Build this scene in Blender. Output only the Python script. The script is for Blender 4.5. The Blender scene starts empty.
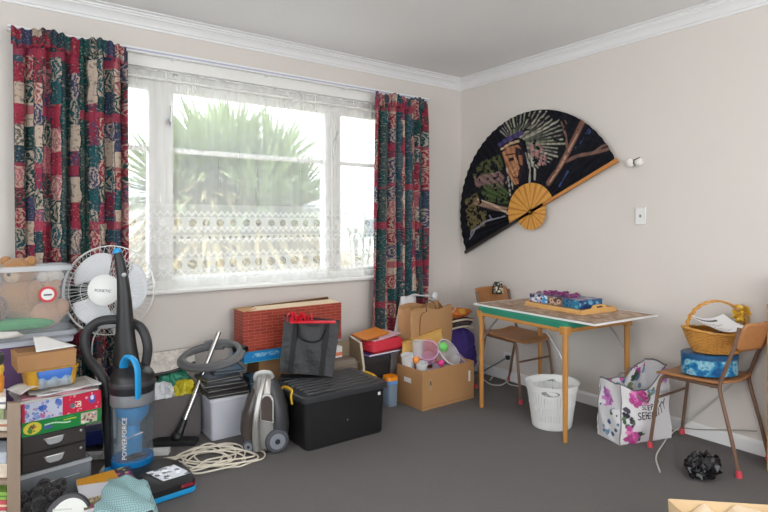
import bpy, bmesh, math, random
import numpy as np
from mathutils import Matrix, Vector

# ------------------------------------------------------------------ camera, world, light, exposure
SC = bpy.context.scene
COL = SC.collection
F_PX, HOR, YAW, CAMH = 551.0, 225.0, math.radians(35.9), 1.32
cam_d = bpy.data.cameras.new('camera'); cam = bpy.data.objects.new('camera', cam_d); COL.objects.link(cam)
cam.location = (0, 0, CAMH); cam.rotation_euler = (math.pi/2, 0, -YAW)
cam_d.sensor_width = 36.0; cam_d.lens = 36.0*F_PX/768.0
cam_d.shift_y = -(256.0-HOR)/768.0
cam_d.clip_start = 0.05; cam_d.clip_end = 200
SC.camera = cam
world = bpy.data.worlds.new('overcast_sky'); SC.world = world; world.use_nodes = True
wn = world.node_tree.nodes; wn['Background'].inputs[0].default_value = (0.93, 0.97, 1.0, 1); wn['Background'].inputs[1].default_value = 3.0
VS = SC.view_settings
VS.view_transform = 'Standard'; VS.look = 'None'; VS.gamma = 1.0; VS.use_curve_mapping = False
VS.exposure = 0.34

def lamp(name, kind, loc, energy, color=(1, 1, 1), size=0.3):
    l = bpy.data.lights.new(name, kind); l.energy = energy; l.color = color
    if kind == 'POINT': l.shadow_soft_size = size
    o = bpy.data.objects.new(name, l); o.location = loc; COL.objects.link(o); return o

# ------------------------------------------------------------------ helpers
FW = (math.sin(YAW), math.cos(YAW)); RT = (math.cos(YAW), -math.sin(YAW))
def at(px, py, d):                       # a point of the photo at depth d, in room metres
    a = (px-384)/F_PX*d
    return Vector((FW[0]*d+RT[0]*a, FW[1]*d+RT[1]*a, CAMH+(HOR-py)/F_PX*d))
def _ray(px): a = (px-384)/F_PX; return FW[0]+a*RT[0], FW[1]+a*RT[1]
def atZ(px, py, z=0.0): return at(px, py, (CAMH-z)*F_PX/(py-HOR))
def atY(px, py, y): return at(px, py, y/_ray(px)[1])
def atX(px, py, x): return at(px, py, x/_ray(px)[0])
XR, YW, ZC = 3.609, 3.756, 2.662
PI = math.pi
def R(d): return math.radians(d)
rnd = random.Random(7)

def s2l(c):
    c = np.asarray(c, float)/255.0
    return np.where(c <= 0.04045, c/12.92, ((c+0.055)/1.055)**2.4)
def lin(c): return tuple(float(x) for x in s2l(c))+(1.0,)

MATS = {}
def mat(name, c=None, rough=0.6, metal=0.0, var=0.08, scale=18.0, bump=0.0, bscale=60.0, spec=0.5, coat=0.0, sheen=0.0):
    if name in MATS: return MATS[name]
    assert c is not None
    m = bpy.data.materials.new(name); m.use_nodes = True; nt = m.node_tree; N = nt.nodes; L = nt.links
    b = N['Principled BSDF']; b.inputs['Roughness'].default_value = rough; b.inputs['Metallic'].default_value = metal
    b.inputs['Specular IOR Level'].default_value = spec; b.inputs['Coat Weight'].default_value = coat
    b.inputs['Sheen Weight'].default_value = sheen
    tc = N.new('ShaderNodeTexCoord'); no = N.new('ShaderNodeTexNoise'); no.inputs['Scale'].default_value = scale; no.inputs['Detail'].default_value = 4
    L.new(tc.outputs['Object'], no.inputs['Vector'])
    mx = N.new('ShaderNodeMix'); mx.data_type = 'RGBA'
    l = lin(c); mx.inputs[6].default_value = tuple(x*(1-var) for x in l[:3])+(1,); mx.inputs[7].default_value = tuple(min(1, x*(1+var)) for x in l[:3])+(1,)
    L.new(no.outputs[0], mx.inputs[0]); L.new(mx.outputs[2], b.inputs['Base Color'])
    if bump:
        n2 = N.new('ShaderNodeTexNoise'); n2.inputs['Scale'].default_value = bscale; n2.inputs['Detail'].default_value = 3
        L.new(tc.outputs['Object'], n2.inputs['Vector'])
        bp = N.new('ShaderNodeBump'); bp.inputs['Strength'].default_value = bump; bp.inputs['Distance'].default_value = 0.01
        L.new(n2.outputs[0], bp.inputs['Height']); L.new(bp.outputs[0], b.inputs['Normal'])
    MATS[name] = m; return m

class NT:                                 # tiny node-graph writer
    def __init__(s, name):
        s.m = bpy.data.materials.new(name); s.m.use_nodes = True; s.n = s.m.node_tree.nodes; s.l = s.m.node_tree.links
        s.b = s.n['Principled BSDF']; s.out = s.n['Material Output']; MATS[name] = s.m
    def put(s, sock, v):
        if isinstance(v, bpy.types.NodeSocket): s.l.new(v, sock)
        else: sock.default_value = v
    def math(s, op, a, b=0.0, c=None):
        n = s.n.new('ShaderNodeMath'); n.operation = op; s.put(n.inputs[0], a); s.put(n.inputs[1], b)
        if c is not None: s.put(n.inputs[2], c)
        return n.outputs[0]
    def mix(s, f, a, b):
        n = s.n.new('ShaderNodeMix'); n.data_type = 'RGBA'; s.put(n.inputs[0], f); s.put(n.inputs[6], a); s.put(n.inputs[7], b); return n.outputs[2]
    def coord(s, out='Object'): return s.n.new('ShaderNodeTexCoord').outputs[out]
    def sep(s, v):
        n = s.n.new('ShaderNodeSeparateXYZ'); s.l.new(v, n.inputs[0]); return n.outputs
    def comb(s, x, y=0.0, z=0.0):
        n = s.n.new('ShaderNodeCombineXYZ'); s.put(n.inputs[0], x); s.put(n.inputs[1], y); s.put(n.inputs[2], z); return n.outputs[0]
    def noise(s, v, scale, detail=3.0, rough=0.5):
        n = s.n.new('ShaderNodeTexNoise'); s.l.new(v, n.inputs['Vector']); n.inputs['Scale'].default_value = scale; n.inputs['Detail'].default_value = detail
        n.inputs['Roughness'].default_value = rough; return n.outputs[0]
    def white(s, v):
        n = s.n.new('ShaderNodeTexWhiteNoise'); n.noise_dimensions = '3D'; s.l.new(v, n.inputs['Vector']); return n.outputs['Value']
    def ramp(s, f, stops, interp='CONSTANT'):
        n = s.n.new('ShaderNodeValToRGB'); n.color_ramp.interpolation = interp; e = n.color_ramp.elements
        while len(e) < len(stops): e.new(0.5)
        for el, (p, c) in zip(e, stops): el.position = p; el.color = c if len(c) == 4 else lin(c)
        s.l.new(f, n.inputs[0]); return n.outputs[0]
    def bump(s, h, strength=0.3, dist=0.01):
        n = s.n.new('ShaderNodeBump'); n.inputs['Strength'].default_value = strength; n.inputs['Distance'].default_value = dist
        s.l.new(h, n.inputs['Height']); s.l.new(n.outputs[0], s.b.inputs['Normal'])

def clear_mat(name, tint, fac=0.25, rough=0.12, tcol=(245, 245, 245)):
    if name in MATS: return MATS[name]
    g = NT(name); g.b.inputs['Base Color'].default_value = lin(tint); g.b.inputs['Roughness'].default_value = rough
    t = g.n.new('ShaderNodeBsdfTransparent'); t.inputs[0].default_value = lin(tcol)
    x = g.n.new('ShaderNodeMixShader'); x.inputs[0].default_value = fac
    g.l.new(t.outputs[0], x.inputs[1]); g.l.new(g.b.outputs[0], x.inputs[2]); g.l.new(x.outputs[0], g.out.inputs[0]); return g.m

def paint_mat(name='printed_paint', rough=0.5, spec=0.4):
    if name in MATS: return MATS[name]
    g = NT(name); a = g.n.new('ShaderNodeVertexColor'); a.layer_name = 'Col'
    g.l.new(a.outputs[0], g.b.inputs['Base Color']); g.b.inputs['Roughness'].default_value = rough; g.b.inputs['Specular IOR Level'].default_value = spec; return g.m

def wood(name, c1, c2, scale=9.0, axis=2, rough=0.45):
    if name in MATS: return MATS[name]
    g = NT(name); o = g.sep(g.coord()); k = [14.0, 14.0, 14.0]; k[axis] = 1.2
    v = g.comb(*[g.math('MULTIPLY', o[i], k[i]) for i in range(3)])
    n = g.noise(v, scale*0.35, 5.0, 0.6); g.l.new(g.mix(n, lin(c1), lin(c2)), g.b.inputs['Base Color'])
    g.b.inputs['Roughness'].default_value = rough; g.bump(n, 0.08); return g.m

ROOTM = {}
def thing(name, label, cat, loc=(0, 0, 0), rz=0.0, group=None, kind=None):
    o = bpy.data.objects.new(name, None); COL.objects.link(o); o.empty_display_size = 0.05
    o.location = loc; o.rotation_euler = (0, 0, rz)
    ROOTM[o.name] = Matrix.Translation(Vector(loc)) @ Matrix.Rotation(rz, 4, 'Z')
    if label: o['label'] = label
    if cat: o['category'] = cat
    if group: o['group'] = group
    if kind: o['kind'] = kind
    return o
def tag(o, label=None, cat=None, group=None, kind=None):
    if label: o['label'] = label
    if cat: o['category'] = cat
    if group: o['group'] = group
    if kind: o['kind'] = kind
    return o

def rrect(sx, sy, r, n=4):
    p = []
    r = min(r, sx/2-1e-5, sy/2-1e-5)
    for cx, cy, a0 in ((sx/2-r, sy/2-r, 0), (-sx/2+r, sy/2-r, 90), (-sx/2+r, -sy/2+r, 180), (sx/2-r, -sy/2+r, 270)):
        for i in range(n+1): a = R(a0+90*i/n); p.append((cx+r*math.cos(a), cy+r*math.sin(a)))
    return p
def ell(rx, ry, n=24): return [(rx*math.cos(2*PI*i/n), ry*math.sin(2*PI*i/n)) for i in range(n)]
def cr(pts, k=6, closed=False):          # Catmull-Rom
    P = [Vector(p) for p in pts]; n = len(P); out = []
    for i in range(n if closed else n-1):
        p0 = P[(i-1) % n] if closed or i > 0 else P[0]*2-P[1]; p1 = P[i]; p2 = P[(i+1) % n]
        p3 = P[(i+2) % n] if closed or i+2 < n else P[-1]*2-P[-2]
        for j in range(k):
            t = j/k; out.append(0.5*((2*p1)+(p2-p0)*t+(2*p0-5*p1+4*p2-p3)*t*t+(3*p1-p0-3*p2+p3)*t**3))
    if not closed: out.append(P[-1])
    return out

class MB:
    def __init__(s): s.v = []; s.f = []; s.uv = None; s.col = None
    def add(s, vs, fs, M=None):
        b = len(s.v)
        for v in vs:
            v = Vector(v); s.v.append(M @ v if M is not None else v)
        for f in fs: s.f.append([b+i for i in f])
        return s
    def box(s, c, sz, M=None, rz=0, rx=0, ry=0, top=1.0):
        x, y, z = [q/2 for q in sz]
        vs = [(-x, -y, -z), (x, -y, -z), (x, y, -z), (-x, y, -z), (-x*top, -y*top, z), (x*top, -y*top, z), (x*top, y*top, z), (-x*top, y*top, z)]
        T = Matrix.Translation(Vector(c)) @ Matrix.Rotation(rz, 4, 'Z') @ Matrix.Rotation(ry, 4, 'Y') @ Matrix.Rotation(rx, 4, 'X')
        if M is not None: T = M @ T
        return s.add(vs, [(0, 3, 2, 1), (4, 5, 6, 7), (0, 1, 5, 4), (1, 2, 6, 5), (2, 3, 7, 6), (3, 0, 4, 7)], T)
    def b2(s, a, b): return s.box([(a[i]+b[i])/2 for i in range(3)], [abs(b[i]-a[i]) for i in range(3)])
    def loft(s, secs, M=None, caps=True, closed=False):
        n = len(secs[0]); vs = [p for q in secs for p in q]; fs = []; m = len(secs)
        for k in range(m if closed else m-1):
            k2 = (k+1) % m
            for i in range(n): j = (i+1) % n; fs.append((k*n+i, k*n+j, k2*n+j, k2*n+i))
        if caps and not closed: fs.append(tuple(range(n-1, -1, -1))); fs.append(tuple(range((m-1)*n, m*n)))
        return s.add(vs, fs, M)
    def stack(s, levels, M=None, caps=True):     # levels: (z, outline2d, dx, dy)
        return s.loft([[(x+(l[2] if len(l) > 2 else 0), y+(l[3] if len(l) > 3 else 0), l[0]) for x, y in l[1]] for l in levels], M, caps)
    def lathe(s, prof, n=24, M=None, caps=False):
        return s.loft([[(r*math.cos(2*PI*i/n), r*math.sin(2*PI*i/n), z) for i in range(n)] for r, z in prof], M, caps)
    def prism(s, poly, h, M=None): return s.loft([[(x, y, 0) for x, y in poly], [(x, y, h) for x, y in poly]], M)
    def tube(s, path, r, n=8, closed=False, M=None, flat=None):
        P = [Vector(p) for p in path]; m = len(P)
        rs = r if isinstance(r, (list, tuple)) else [r]*m
        T = []
        for i in range(m):
            a = P[(i-1) % m] if closed or i else P[0]; b = P[(i+1) % m] if closed or i < m-1 else P[-1]
            t = b-a; T.append(t.normalized() if t.length > 1e-9 else Vector((0, 0, 1)))
        up = Vector((0, 0, 1)) if abs(T[0].z) < 0.9 else Vector((1, 0, 0))
        nx = T[0].cross(up).normalized(); secs = []
        for i in range(m):
            if i:
                q = T[i-1].rotation_difference(T[i]); nx = q @ nx; nx = (nx-T[i]*nx.dot(T[i])).normalized()
            ny = T[i].cross(nx); fl = flat or 1.0
            secs.append([tuple(P[i]+nx*(rs[i]*math.cos(2*PI*k/n))+ny*(rs[i]*fl*math.sin(2*PI*k/n))) for k in range(n)])
        return s.loft(secs, M, True, closed)
    def grid(s, fn, nu, nv, M=None, closeu=False, color=None, uvfn=None):
        b = len(s.v); vs = []; 
        for j in range(nv+1):
            for i in range(nu+(0 if closeu else 1)): vs.append(fn(i/nu, j/nv))
        w = nu+(0 if closeu else 1); fs = []
        for j in range(nv):
            for i in range(nu): i2 = (i+1) % w; fs.append((j*w+i, j*w+i2, (j+1)*w+i2, (j+1)*w+i))
        s.add(vs, fs, M)
        if color is not None:
            U, V = np.meshgrid(np.arange(w)/nu, np.arange(nv+1)/nv); s.col = np.clip(color(U, V).reshape(-1, 3), 0, 255)
        if uvfn: s.uv = [uvfn(i/nu, j/nv) for j in range(nv+1) for i in range(w)]
        return s
    def ball(s, c, r, n=16, M=None):
        rr = r if isinstance(r, (tuple, list)) else (r, r, r); m = n//2
        secs = [[(c[0]+rr[0]*math.sin(PI*(j+0.03)/(m+0.06))*math.cos(2*PI*i/n), c[1]+rr[1]*math.sin(PI*(j+0.03)/(m+0.06))*math.sin(2*PI*i/n), c[2]-rr[2]*math.cos(PI*(j+0.03)/(m+0.06))) for i in range(n)] for j in range(m+1)]
        return s.loft(secs, M)
    def build(s, name, m, parent=None, label=None, cat=None, group=None, kind=None, sm=35, bev=0, sub=0, thick=0, local=False, org=None):
        root = parent
        while root is not None and root.parent is not None: root = root.parent
        V = s.v
        if root is not None and not local:
            inv = ROOTM[root.name].inverted(); V = [inv @ v for v in V]
        loc = None
        if root is None:
            if org is None:
                a = np.array([tuple(v) for v in V]); org = ((a[:, 0].min()+a[:, 0].max())/2, (a[:, 1].min()+a[:, 1].max())/2, a[:, 2].min())
            loc = Vector(org); V = [v-loc for v in V]
        me = bpy.data.meshes.new(name); me.from_pydata([tuple(v) for v in V], [], s.f); me.validate()
        bm = bmesh.new(); bm.from_mesh(me)
        if not s.col is not None and not s.uv: bmesh.ops.recalc_face_normals(bm, faces=bm.faces)
        bm.to_mesh(me); bm.free()
        if sm:
            me.polygons.foreach_set('use_smooth', [True]*len(me.polygons)); me.set_sharp_from_angle(angle=R(sm))
        if s.col is not None:
            ca = me.color_attributes.new('Col', 'FLOAT_COLOR', 'POINT'); q = np.ones((len(me.vertices), 4), np.float32); q[:len(s.col), :3] = s2l(s.col)
            ca.data.foreach_set('color', q.ravel())
        if s.uv:
            ul = me.uv_layers.new(name='UVMap'); idx = np.empty(len(me.loops), np.int32); me.loops.foreach_get('vertex_index', idx)
            ul.data.foreach_set('uv', np.array(s.uv, np.float32)[idx].ravel())
        if m: me.materials.append(m)
        o = bpy.data.objects.new(name, me); COL.objects.link(o)
        if parent is not None: o.parent = parent
        if loc is not None: o.location = loc; ROOTM[o.name] = Matrix.Translation(loc)
        if thick: q = o.modifiers.new('thickness', 'SOLIDIFY'); q.thickness = thick; q.offset = 0
        if bev: q = o.modifiers.new('bevel', 'BEVEL'); q.width = bev; q.segments = 2; q.limit_method = 'ANGLE'; q.angle_limit = R(40)
        if sub: q = o.modifiers.new('subdivision', 'SUBSURF'); q.levels = sub; q.render_levels = sub
        return tag(o, label, cat, group, kind)
def part(name, m, parent, fn, **k):
    q = MB(); fn(q); return q.build(name, m, parent, **k)

def dup(root, loc, rz, label, group=None):
    r = root.copy(); COL.objects.link(r); r.location = loc; r.rotation_euler = (0, 0, rz); r['label'] = label
    if group: r['group'] = group
    ROOTM[r.name] = Matrix.Translation(Vector(loc)) @ Matrix.Rotation(rz, 4, 'Z')
    for ch in list(root.children):
        c = ch.copy(); COL.objects.link(c); c.parent = r
        for g in list(ch.children):
            d = g.copy(); COL.objects.link(d); d.parent = c
    return r

FONT_CACHE = {}
def lettering(name, txt, size, m, parent, M, extr=0.0006, warp=None, align='CENTER', sx=1.0):
    cu = bpy.data.curves.new('lettering', 'FONT'); cu.body = txt; cu.size = size; cu.extrude = extr; cu.align_x = align; cu.align_y = 'CENTER'; cu.resolution_u = 3
    to = bpy.data.objects.new('lettering', cu); COL.objects.link(to)
    bpy.context.view_layer.update()
    me = bpy.data.meshes.new_from_object(to.evaluated_get(bpy.context.evaluated_depsgraph_get()))
    bpy.data.objects.remove(to); bpy.data.curves.remove(cu)
    q = MB(); q.v = [Vector((v.co.x*sx, v.co.y, v.co.z)) for v in me.vertices]; q.f = [list(p.vertices) for p in me.polygons]; bpy.data.meshes.remove(me)
    q.v = [warp(v) if warp else M @ v for v in q.v]
    return q.build(name, m, parent, sm=0)

# numpy painting tools (flat print, plus pleat shading on the wall fan)
def vnoise(X, Y, sc, seed=0):
    x = X*sc; y = Y*sc; xi = np.floor(x).astype(int); yi = np.floor(y).astype(int); fx = x-xi; fy = y-yi
    def h(a, b): 
        n = (a*374761393+b*668265263+seed*974711) & 0x7fffffff; n = ((n ^ (n >> 13))*1274126177) & 0x7fffffff; return (n & 0xffff)/65535.0
    fx = fx*fx*(3-2*fx); fy = fy*fy*(3-2*fy)
    return (h(xi, yi)*(1-fx)+h(xi+1, yi)*fx)*(1-fy)+(h(xi, yi+1)*(1-fx)+h(xi+1, yi+1)*fx)*fy
def pdist(X, Y, pts):
    D = np.full(X.shape, 1e9)
    for (x0, y0), (x1, y1) in zip(pts[:-1], pts[1:]):
        dx, dy = x1-x0, y1-y0; t = np.clip(((X-x0)*dx+(Y-y0)*dy)/(dx*dx+dy*dy+1e-12), 0, 1)
        D = np.minimum(D, np.hypot(X-x0-t*dx, Y-y0-t*dy))
    return D
def inpoly(X, Y, pts):
    r = np.zeros(X.shape, bool); n = len(pts)
    for i in range(n):
        x0, y0 = pts[i]; x1, y1 = pts[i-1]
        with np.errstate(divide='ignore', invalid='ignore'):
            r ^= ((y0 > Y) != (y1 > Y)) & (X < (x1-x0)*(Y-y0)/(y1-y0+1e-12)+x0)
    return r
def lay(C, mask, col, a=1.0):
    m = (np.asarray(mask, float)*a)[..., None]; return C*(1-m)+np.asarray(col, float)*m
def blobs(C, X, Y, n, x0, x1, y0, y1, rmin, rmax, cols, seed=1, a=1.0):
    rr = random.Random(seed)
    for _ in range(n):
        cx = rr.uniform(x0, x1); cy = rr.uniform(y0, y1); r = rr.uniform(rmin, rmax)
        C = lay(C, np.hypot(X-cx, Y-cy) < r*(0.7+0.6*vnoise(X, Y, 3/r, seed)), rr.choice(cols), a)
    return C
# ------------------------------------------------------------------ surface materials
def carpet_mat():
    g = NT('grey_carpet'); c = g.coord(); n1 = g.noise(c, 260.0, 2.0); n2 = g.noise(c, 7.0, 3.0); n3 = g.noise(c, 60, 3)
    a = g.mix(n1, lin((92, 89, 88)), lin((134, 131, 130))); b = g.mix(g.math('MULTIPLY', n2, 0.45), a, lin((106, 103, 102)))
    g.l.new(g.mix(g.math('MULTIPLY', n3, 0.4), b, lin((98, 95, 94))), g.b.inputs['Base Color']); g.b.inputs['Roughness'].default_value = 0.95; g.b.inputs['Specular IOR Level'].default_value = 0.1
    g.bump(n1, 0.6, 0.006); return g.m
def wall_mat(name, c):
    g = NT(name); o = g.coord(); n = g.noise(o, 2.2, 4.0); n2 = g.noise(o, 140.0, 2.0); s = g.sep(o)
    l = np.array(s2l(c)); g.l.new(g.mix(n, tuple(l*0.97)+(1,), tuple(l*1.03)+(1,)), g.b.inputs['Base Color']); g.b.inputs['Roughness'].default_value = 0.75; g.b.inputs['Specular IOR Level'].default_value = 0.25
    g.bump(n2, 0.08, 0.003); return g.m
CARPET = carpet_mat(); WALL = wall_mat('beige_wallpaper', (220, 213, 207)); CEIL = wall_mat('ceiling_paint', (238, 237, 236))
WHITE = mat('white_gloss_paint', (236, 236, 236), 0.35, var=0.02); OFFW = mat('offwhite_joinery', (238, 237, 233), 0.4, var=0.02)
WPLAST = mat('white_plastic', (232, 232, 230), 0.35, var=0.02); BPLAST = mat('black_plastic', (32, 32, 34), 0.38, var=0.1)
PAINT = paint_mat(); PAINTG = paint_mat('glossy_print', 0.3, 0.5)
CARD = mat('brown_cardboard', (178, 133, 88), 0.8, var=0.08, scale=10); CARDD = mat('brown_cardboard_dark', (152, 112, 74), 0.85, var=0.1)
PAPER = mat('white_paper', (232, 231, 228), 0.75, var=0.03)
def S(name, fn, m, parent=None, **k):
    q = MB(); fn(q); return q.build(name, m, parent, kind=None if parent else 'structure', **k)

# ------------------------------------------------------------------ room shell
X0, Y0 = -1.9, -1.7                       # far side and rear of the room, behind the camera
S('floor', lambda q: q.b2((X0, Y0, -0.1), (XR, YW+0.14, 0)), CARPET, sm=0)
S('ceiling', lambda q: q.b2((X0-.12, Y0-.12, ZC), (XR+.12, YW+.14, ZC+.1)), CEIL, sm=0)
WX0, WX1, WZ0, WZ1 = 0.60, 2.80, 0.895, 2.375   # window opening
def wwall(q):
    y0, y1 = YW, YW+.14
    q.b2((X0, y0, 0), (WX0, y1, ZC)); q.b2((WX1, y0, 0), (XR+.12, y1, ZC)); q.b2((WX0, y0, 0), (WX1, y1, WZ0)); q.b2((WX0, y0, WZ1), (WX1, y1, ZC))
S('wall_back', wwall, WALL, sm=0)
S('wall_right', lambda q: q.b2((XR, Y0, 0), (XR+.12, YW, ZC)), WALL, sm=0)
def lwall(q):
    q.b2((X0-.12, Y0, 0), (X0, -0.9, ZC)); q.b2((X0-.12, 2.6, 0), (X0, YW+.14, ZC)); q.b2((X0-.12, -0.9, 2.35), (X0, 2.6, ZC)); q.b2((X0-.12, -0.9, 0), (X0, 2.6, .45))
S('wall_left', lwall, WALL, sm=0)
def rwall(q):
    q.b2((X0-.12, Y0-.12, 0), (-1.4, Y0, ZC)); q.b2((3.2, Y0-.12, 0), (XR+.12, Y0, ZC)); q.b2((-1.4, Y0-.12, 2.4), (3.2, Y0, ZC)); q.b2((-1.4, Y0-.12, 0), (3.2, Y0, .35))
S('wall_rear', rwall, WALL, sm=0)
GLASS = clear_mat('window_glass', (235, 240, 240), 0.06, 0.03, (250, 252, 252))
w2 = thing('fill_window_2', 'wide white framed window added behind the viewer for fill light', None, (0.9, Y0-.06, .35), kind='structure')  # unseen rear window, added so sky light fills the room
part('frame', OFFW, w2, lambda q: [q.b2((-1.4, Y0-.1, .35), (-1.34, Y0-.02, 2.4)), q.b2((3.14, Y0-.1, .35), (3.2, Y0-.02, 2.4)), q.b2((-1.4, Y0-.1, 2.34), (3.2, Y0-.02, 2.4)), q.b2((-1.4, Y0-.1, .35), (3.2, Y0-.02, .41)), q.b2((.87, Y0-.1, .35), (.93, Y0-.02, 2.4))])  # frame of the added rear fill window
w3 = thing('fill_window_3', 'white framed window added in the unseen side wall for fill light', None, (X0-.06, .85, .45), kind='structure')  # second unseen opening, added for more sky fill from the side
part('frame', OFFW, w3, lambda q: [q.b2((X0-.1, -.9, .45), (X0-.02, -.84, 2.35)), q.b2((X0-.1, 2.54, .45), (X0-.02, 2.6, 2.35)), q.b2((X0-.1, -.9, 2.29), (X0-.02, 2.6, 2.35)), q.b2((X0-.1, -.9, .45), (X0-.02, 2.6, .51)), q.b2((X0-.1, .82, .45), (X0-.02, .88, 2.35))])  # frame of the added side fill window
# skirting and cornice
S('baseboard_right', lambda q: q.loft([[(XR, Y0, 0), (XR-.018, Y0, 0), (XR-.018, Y0, .068), (XR-.008, Y0, .082), (XR, Y0, .082)], [(XR, YW, 0), (XR-.018, YW-.018, 0), (XR-.018, YW-.018, .068), (XR-.008, YW-.008, .082), (XR, YW, .082)]]), WHITE)
S('baseboard_back', lambda q: q.loft([[(X0, YW, 0), (X0, YW-.018, 0), (X0, YW-.018, .068), (X0, YW-.008, .082), (X0, YW, .082)], [(XR, YW, 0), (XR-.018, YW-.018, 0), (XR-.018, YW-.018, .068), (XR-.008, YW-.008, .082), (XR, YW, .082)]]), WHITE)
CP = [(0, 2.572), (.010, 2.572), (.012, 2.585), (.020, 2.589), (.024, 2.601), (.034, 2.616), (.048, 2.628), (.056, 2.631), (.057, 2.641), (.067, 2.643), (.069, 2.652), (.080, 2.653), (.090, 2.656), (.090, ZC), (0, ZC)]
S('trim_1', lambda q: q.loft([[(X0, YW-a, z) for a, z in CP], [(XR-a, YW-a, z) for a, z in CP]]), WHITE, sm=20)
S('trim_2', lambda q: q.loft([[(XR-a, Y0, z) for a, z in CP], [(XR-a, YW-a, z) for a, z in CP]]), WHITE, sm=20)
S('trim_3', lambda q: q.loft([[(X0+a, Y0, z) for a, z in CP], [(X0+a, YW-a, z) for a, z in CP]]), WHITE, sm=20)
# unseen ceiling lamp added behind the viewer to fill the room with light
cl = thing('fill_ceiling_lamp', 'round white ceiling lamp added unseen behind the viewer as fill light', 'lamp', (1.3, 0.1, ZC))
part('base', WHITE, cl, lambda q: q.lathe([(.001, 0), (.07, 0), (.07, -.03), (.001, -.03)], 24), local=True)
LG = NT('fill_lamp_glass'); LG.b.inputs['Emission Color'].default_value = (1, .96, .9, 1); LG.b.inputs['Emission Strength'].default_value = 6.0
part('fill_lamp_shade', LG.m, cl, lambda q: q.ball((0, 0, -.12), (.14, .14, .09), 24), local=True)
pl = lamp('fill_ceiling_lamp_light', 'POINT', (1.3, 0.1, ZC-.30), 24, (1, .95, .88), .15)

# ------------------------------------------------------------------ window
wd = thing('window_1', 'wide white wooden window with transom bar behind net curtain', None, (1.7, YW+.07, WZ0), kind='structure')
y0, y1 = YW+.045, YW+.115; K = 1.014
def fr(q):
    q.b2((WX0, y0, WZ0), (WX0+.05, y1, WZ1)); q.b2((WX1-.05, y0, WZ0), (WX1, y1, WZ1)); q.b2((WX0, y0, 2.21), (WX1, y1, WZ1)); q.b2((WX0, y0, WZ0), (WX1, y1, .975))
part('frame', OFFW, wd, fr, bev=.004)
for a, b in ((.86, 1.015), (2.17, 2.315)):
    part('mullion', OFFW, wd, lambda q: [q.b2((a, y0-.012, .975), (b, y1, 2.21)), q.b2((a+.05, y0-.025, .975), (b-.05, y0-.012, 2.21))], bev=.004)
for a, b in ((WX0+.05, .86), (1.015, 2.17), (2.315, WX1-.05)):
    part('transom', OFFW, wd, lambda q: q.b2((a, y0+.01, 1.805), (b, y1-.01, 1.835)), bev=.003)
    for z0, z1 in ((.975, 1.805), (1.835, 2.21)):
        part('pane', GLASS, wd, lambda q: q.b2((a, y0+.034, z0), (b, y0+.038, z1)), sm=0)
part('sill', OFFW, wd, lambda q: q.loft([[(x, YW+.1, .87), (x, YW-.035, .87), (x, YW-.045, .876), (x, YW-.045, .892), (x, YW-.035, .899), (x, YW+.1, .902)] for x in (WX0-.06, WX1+.06)]))
part('head_board', OFFW, wd, lambda q: [q.b2((WX0-.06, YW-.018, 2.33), (WX1+.06, YW+.03, 2.42)), q.b2((WX0-.06, YW-.01, 2.26), (WX1+.06, YW+.02, 2.275))], bev=.004)
STEEL = mat('brushed_steel', (190, 190, 192), 0.3, 0.9, var=0.05)
part('casement_stay', STEEL, wd, lambda q: q.tube([(2.235, y0-.04, 1.86), (2.225, y0-.05, 1.93), (2.265, y0-.055, 2.06)], .006, 6))
part('latch', STEEL, wd, lambda q: [q.tube([(.985, y0-.03, 1.98), (.985, y0-.05, 2.0), (.99, y0-.055, 2.10)], .007, 6), q.box((.985, y0-.02, 2.0), (.03, .02, .05))])
# curtain rail
cr_ = thing('curtain_rail', 'thin white curtain track above the window', 'curtain rail', (1.65, YW-.05, 2.405))
part('track', WHITE, cr_, lambda q: q.loft([[(x, YW-.075, 2.398), (x, YW-.045, 2.398), (x, YW-.045, 2.424), (x, YW-.055, 2.43), (x, YW-.075, 2.43)] for x in (.10, 3.16)]))
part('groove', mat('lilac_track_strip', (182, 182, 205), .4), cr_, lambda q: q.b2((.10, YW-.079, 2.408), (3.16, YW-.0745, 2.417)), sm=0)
for x in (.4, 1.0, 1.65, 2.3, 2.9):
    part('bracket', WHITE, cr_, lambda q: q.b2((x-.012, YW-.06, 2.395), (x+.012, YW, 2.435)), bev=.002)

# net curtain with lace bands
g = NT('white_net_lace'); uv = g.sep(g.coord('UV')); U, V = uv[0], uv[1]
def fr_(s): return g.math('SUBTRACT', g.math('FRACT', s), 0.5)
def band(z, h): return g.math('LESS_THAN', g.math('ABSOLUTE', g.math('SUBTRACT', V, z)), h)
op = g.math('MULTIPLY_ADD', g.noise(g.comb(U, g.math('MULTIPLY', V, .05)), 22.0, 2.0), .10, .23)   # plain sheer
lace = g.math('LESS_THAN', V, 1.46)
op = g.math('ADD', op, g.math('MULTIPLY', lace, .09))
zig = g.math('ABSOLUTE', fr_(g.math('MULTIPLY', U, 1/.045)))
for z0 in (1.385, 1.275, 1.20, 1.11, .985):                                   # zigzag stripes
    zz = g.math('ABSOLUTE', g.math('SUBTRACT', g.math('SUBTRACT', V, z0), g.math('MULTIPLY', zig, .05)))
    op = g.math('ADD', op, g.math('MULTIPLY', g.math('LESS_THAN', zz, .010), .17))
for z0, r, dx in ((1.335, .026, .095), (1.055, .030, .095), (1.235, .012, .0475)):   # rows of round eyelets
    cu_ = g.math('MULTIPLY', fr_(g.math('MULTIPLY', U, 1/dx)), dx); dv = g.math('SUBTRACT', V, z0)
    d = g.math('SQRT', g.math('ADD', g.math('MULTIPLY', cu_, cu_), g.math('MULTIPLY', dv, dv)))
    op = g.math('ADD', op, g.math('MULTIPLY', band(z0, r*1.5), .12))
    op = g.math('SUBTRACT', op, g.math('MULTIPLY', g.math('LESS_THAN', d, r), .26))
op = g.math('ADD', op, g.math('MULTIPLY', g.math('LESS_THAN', V, .955), .3))
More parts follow.
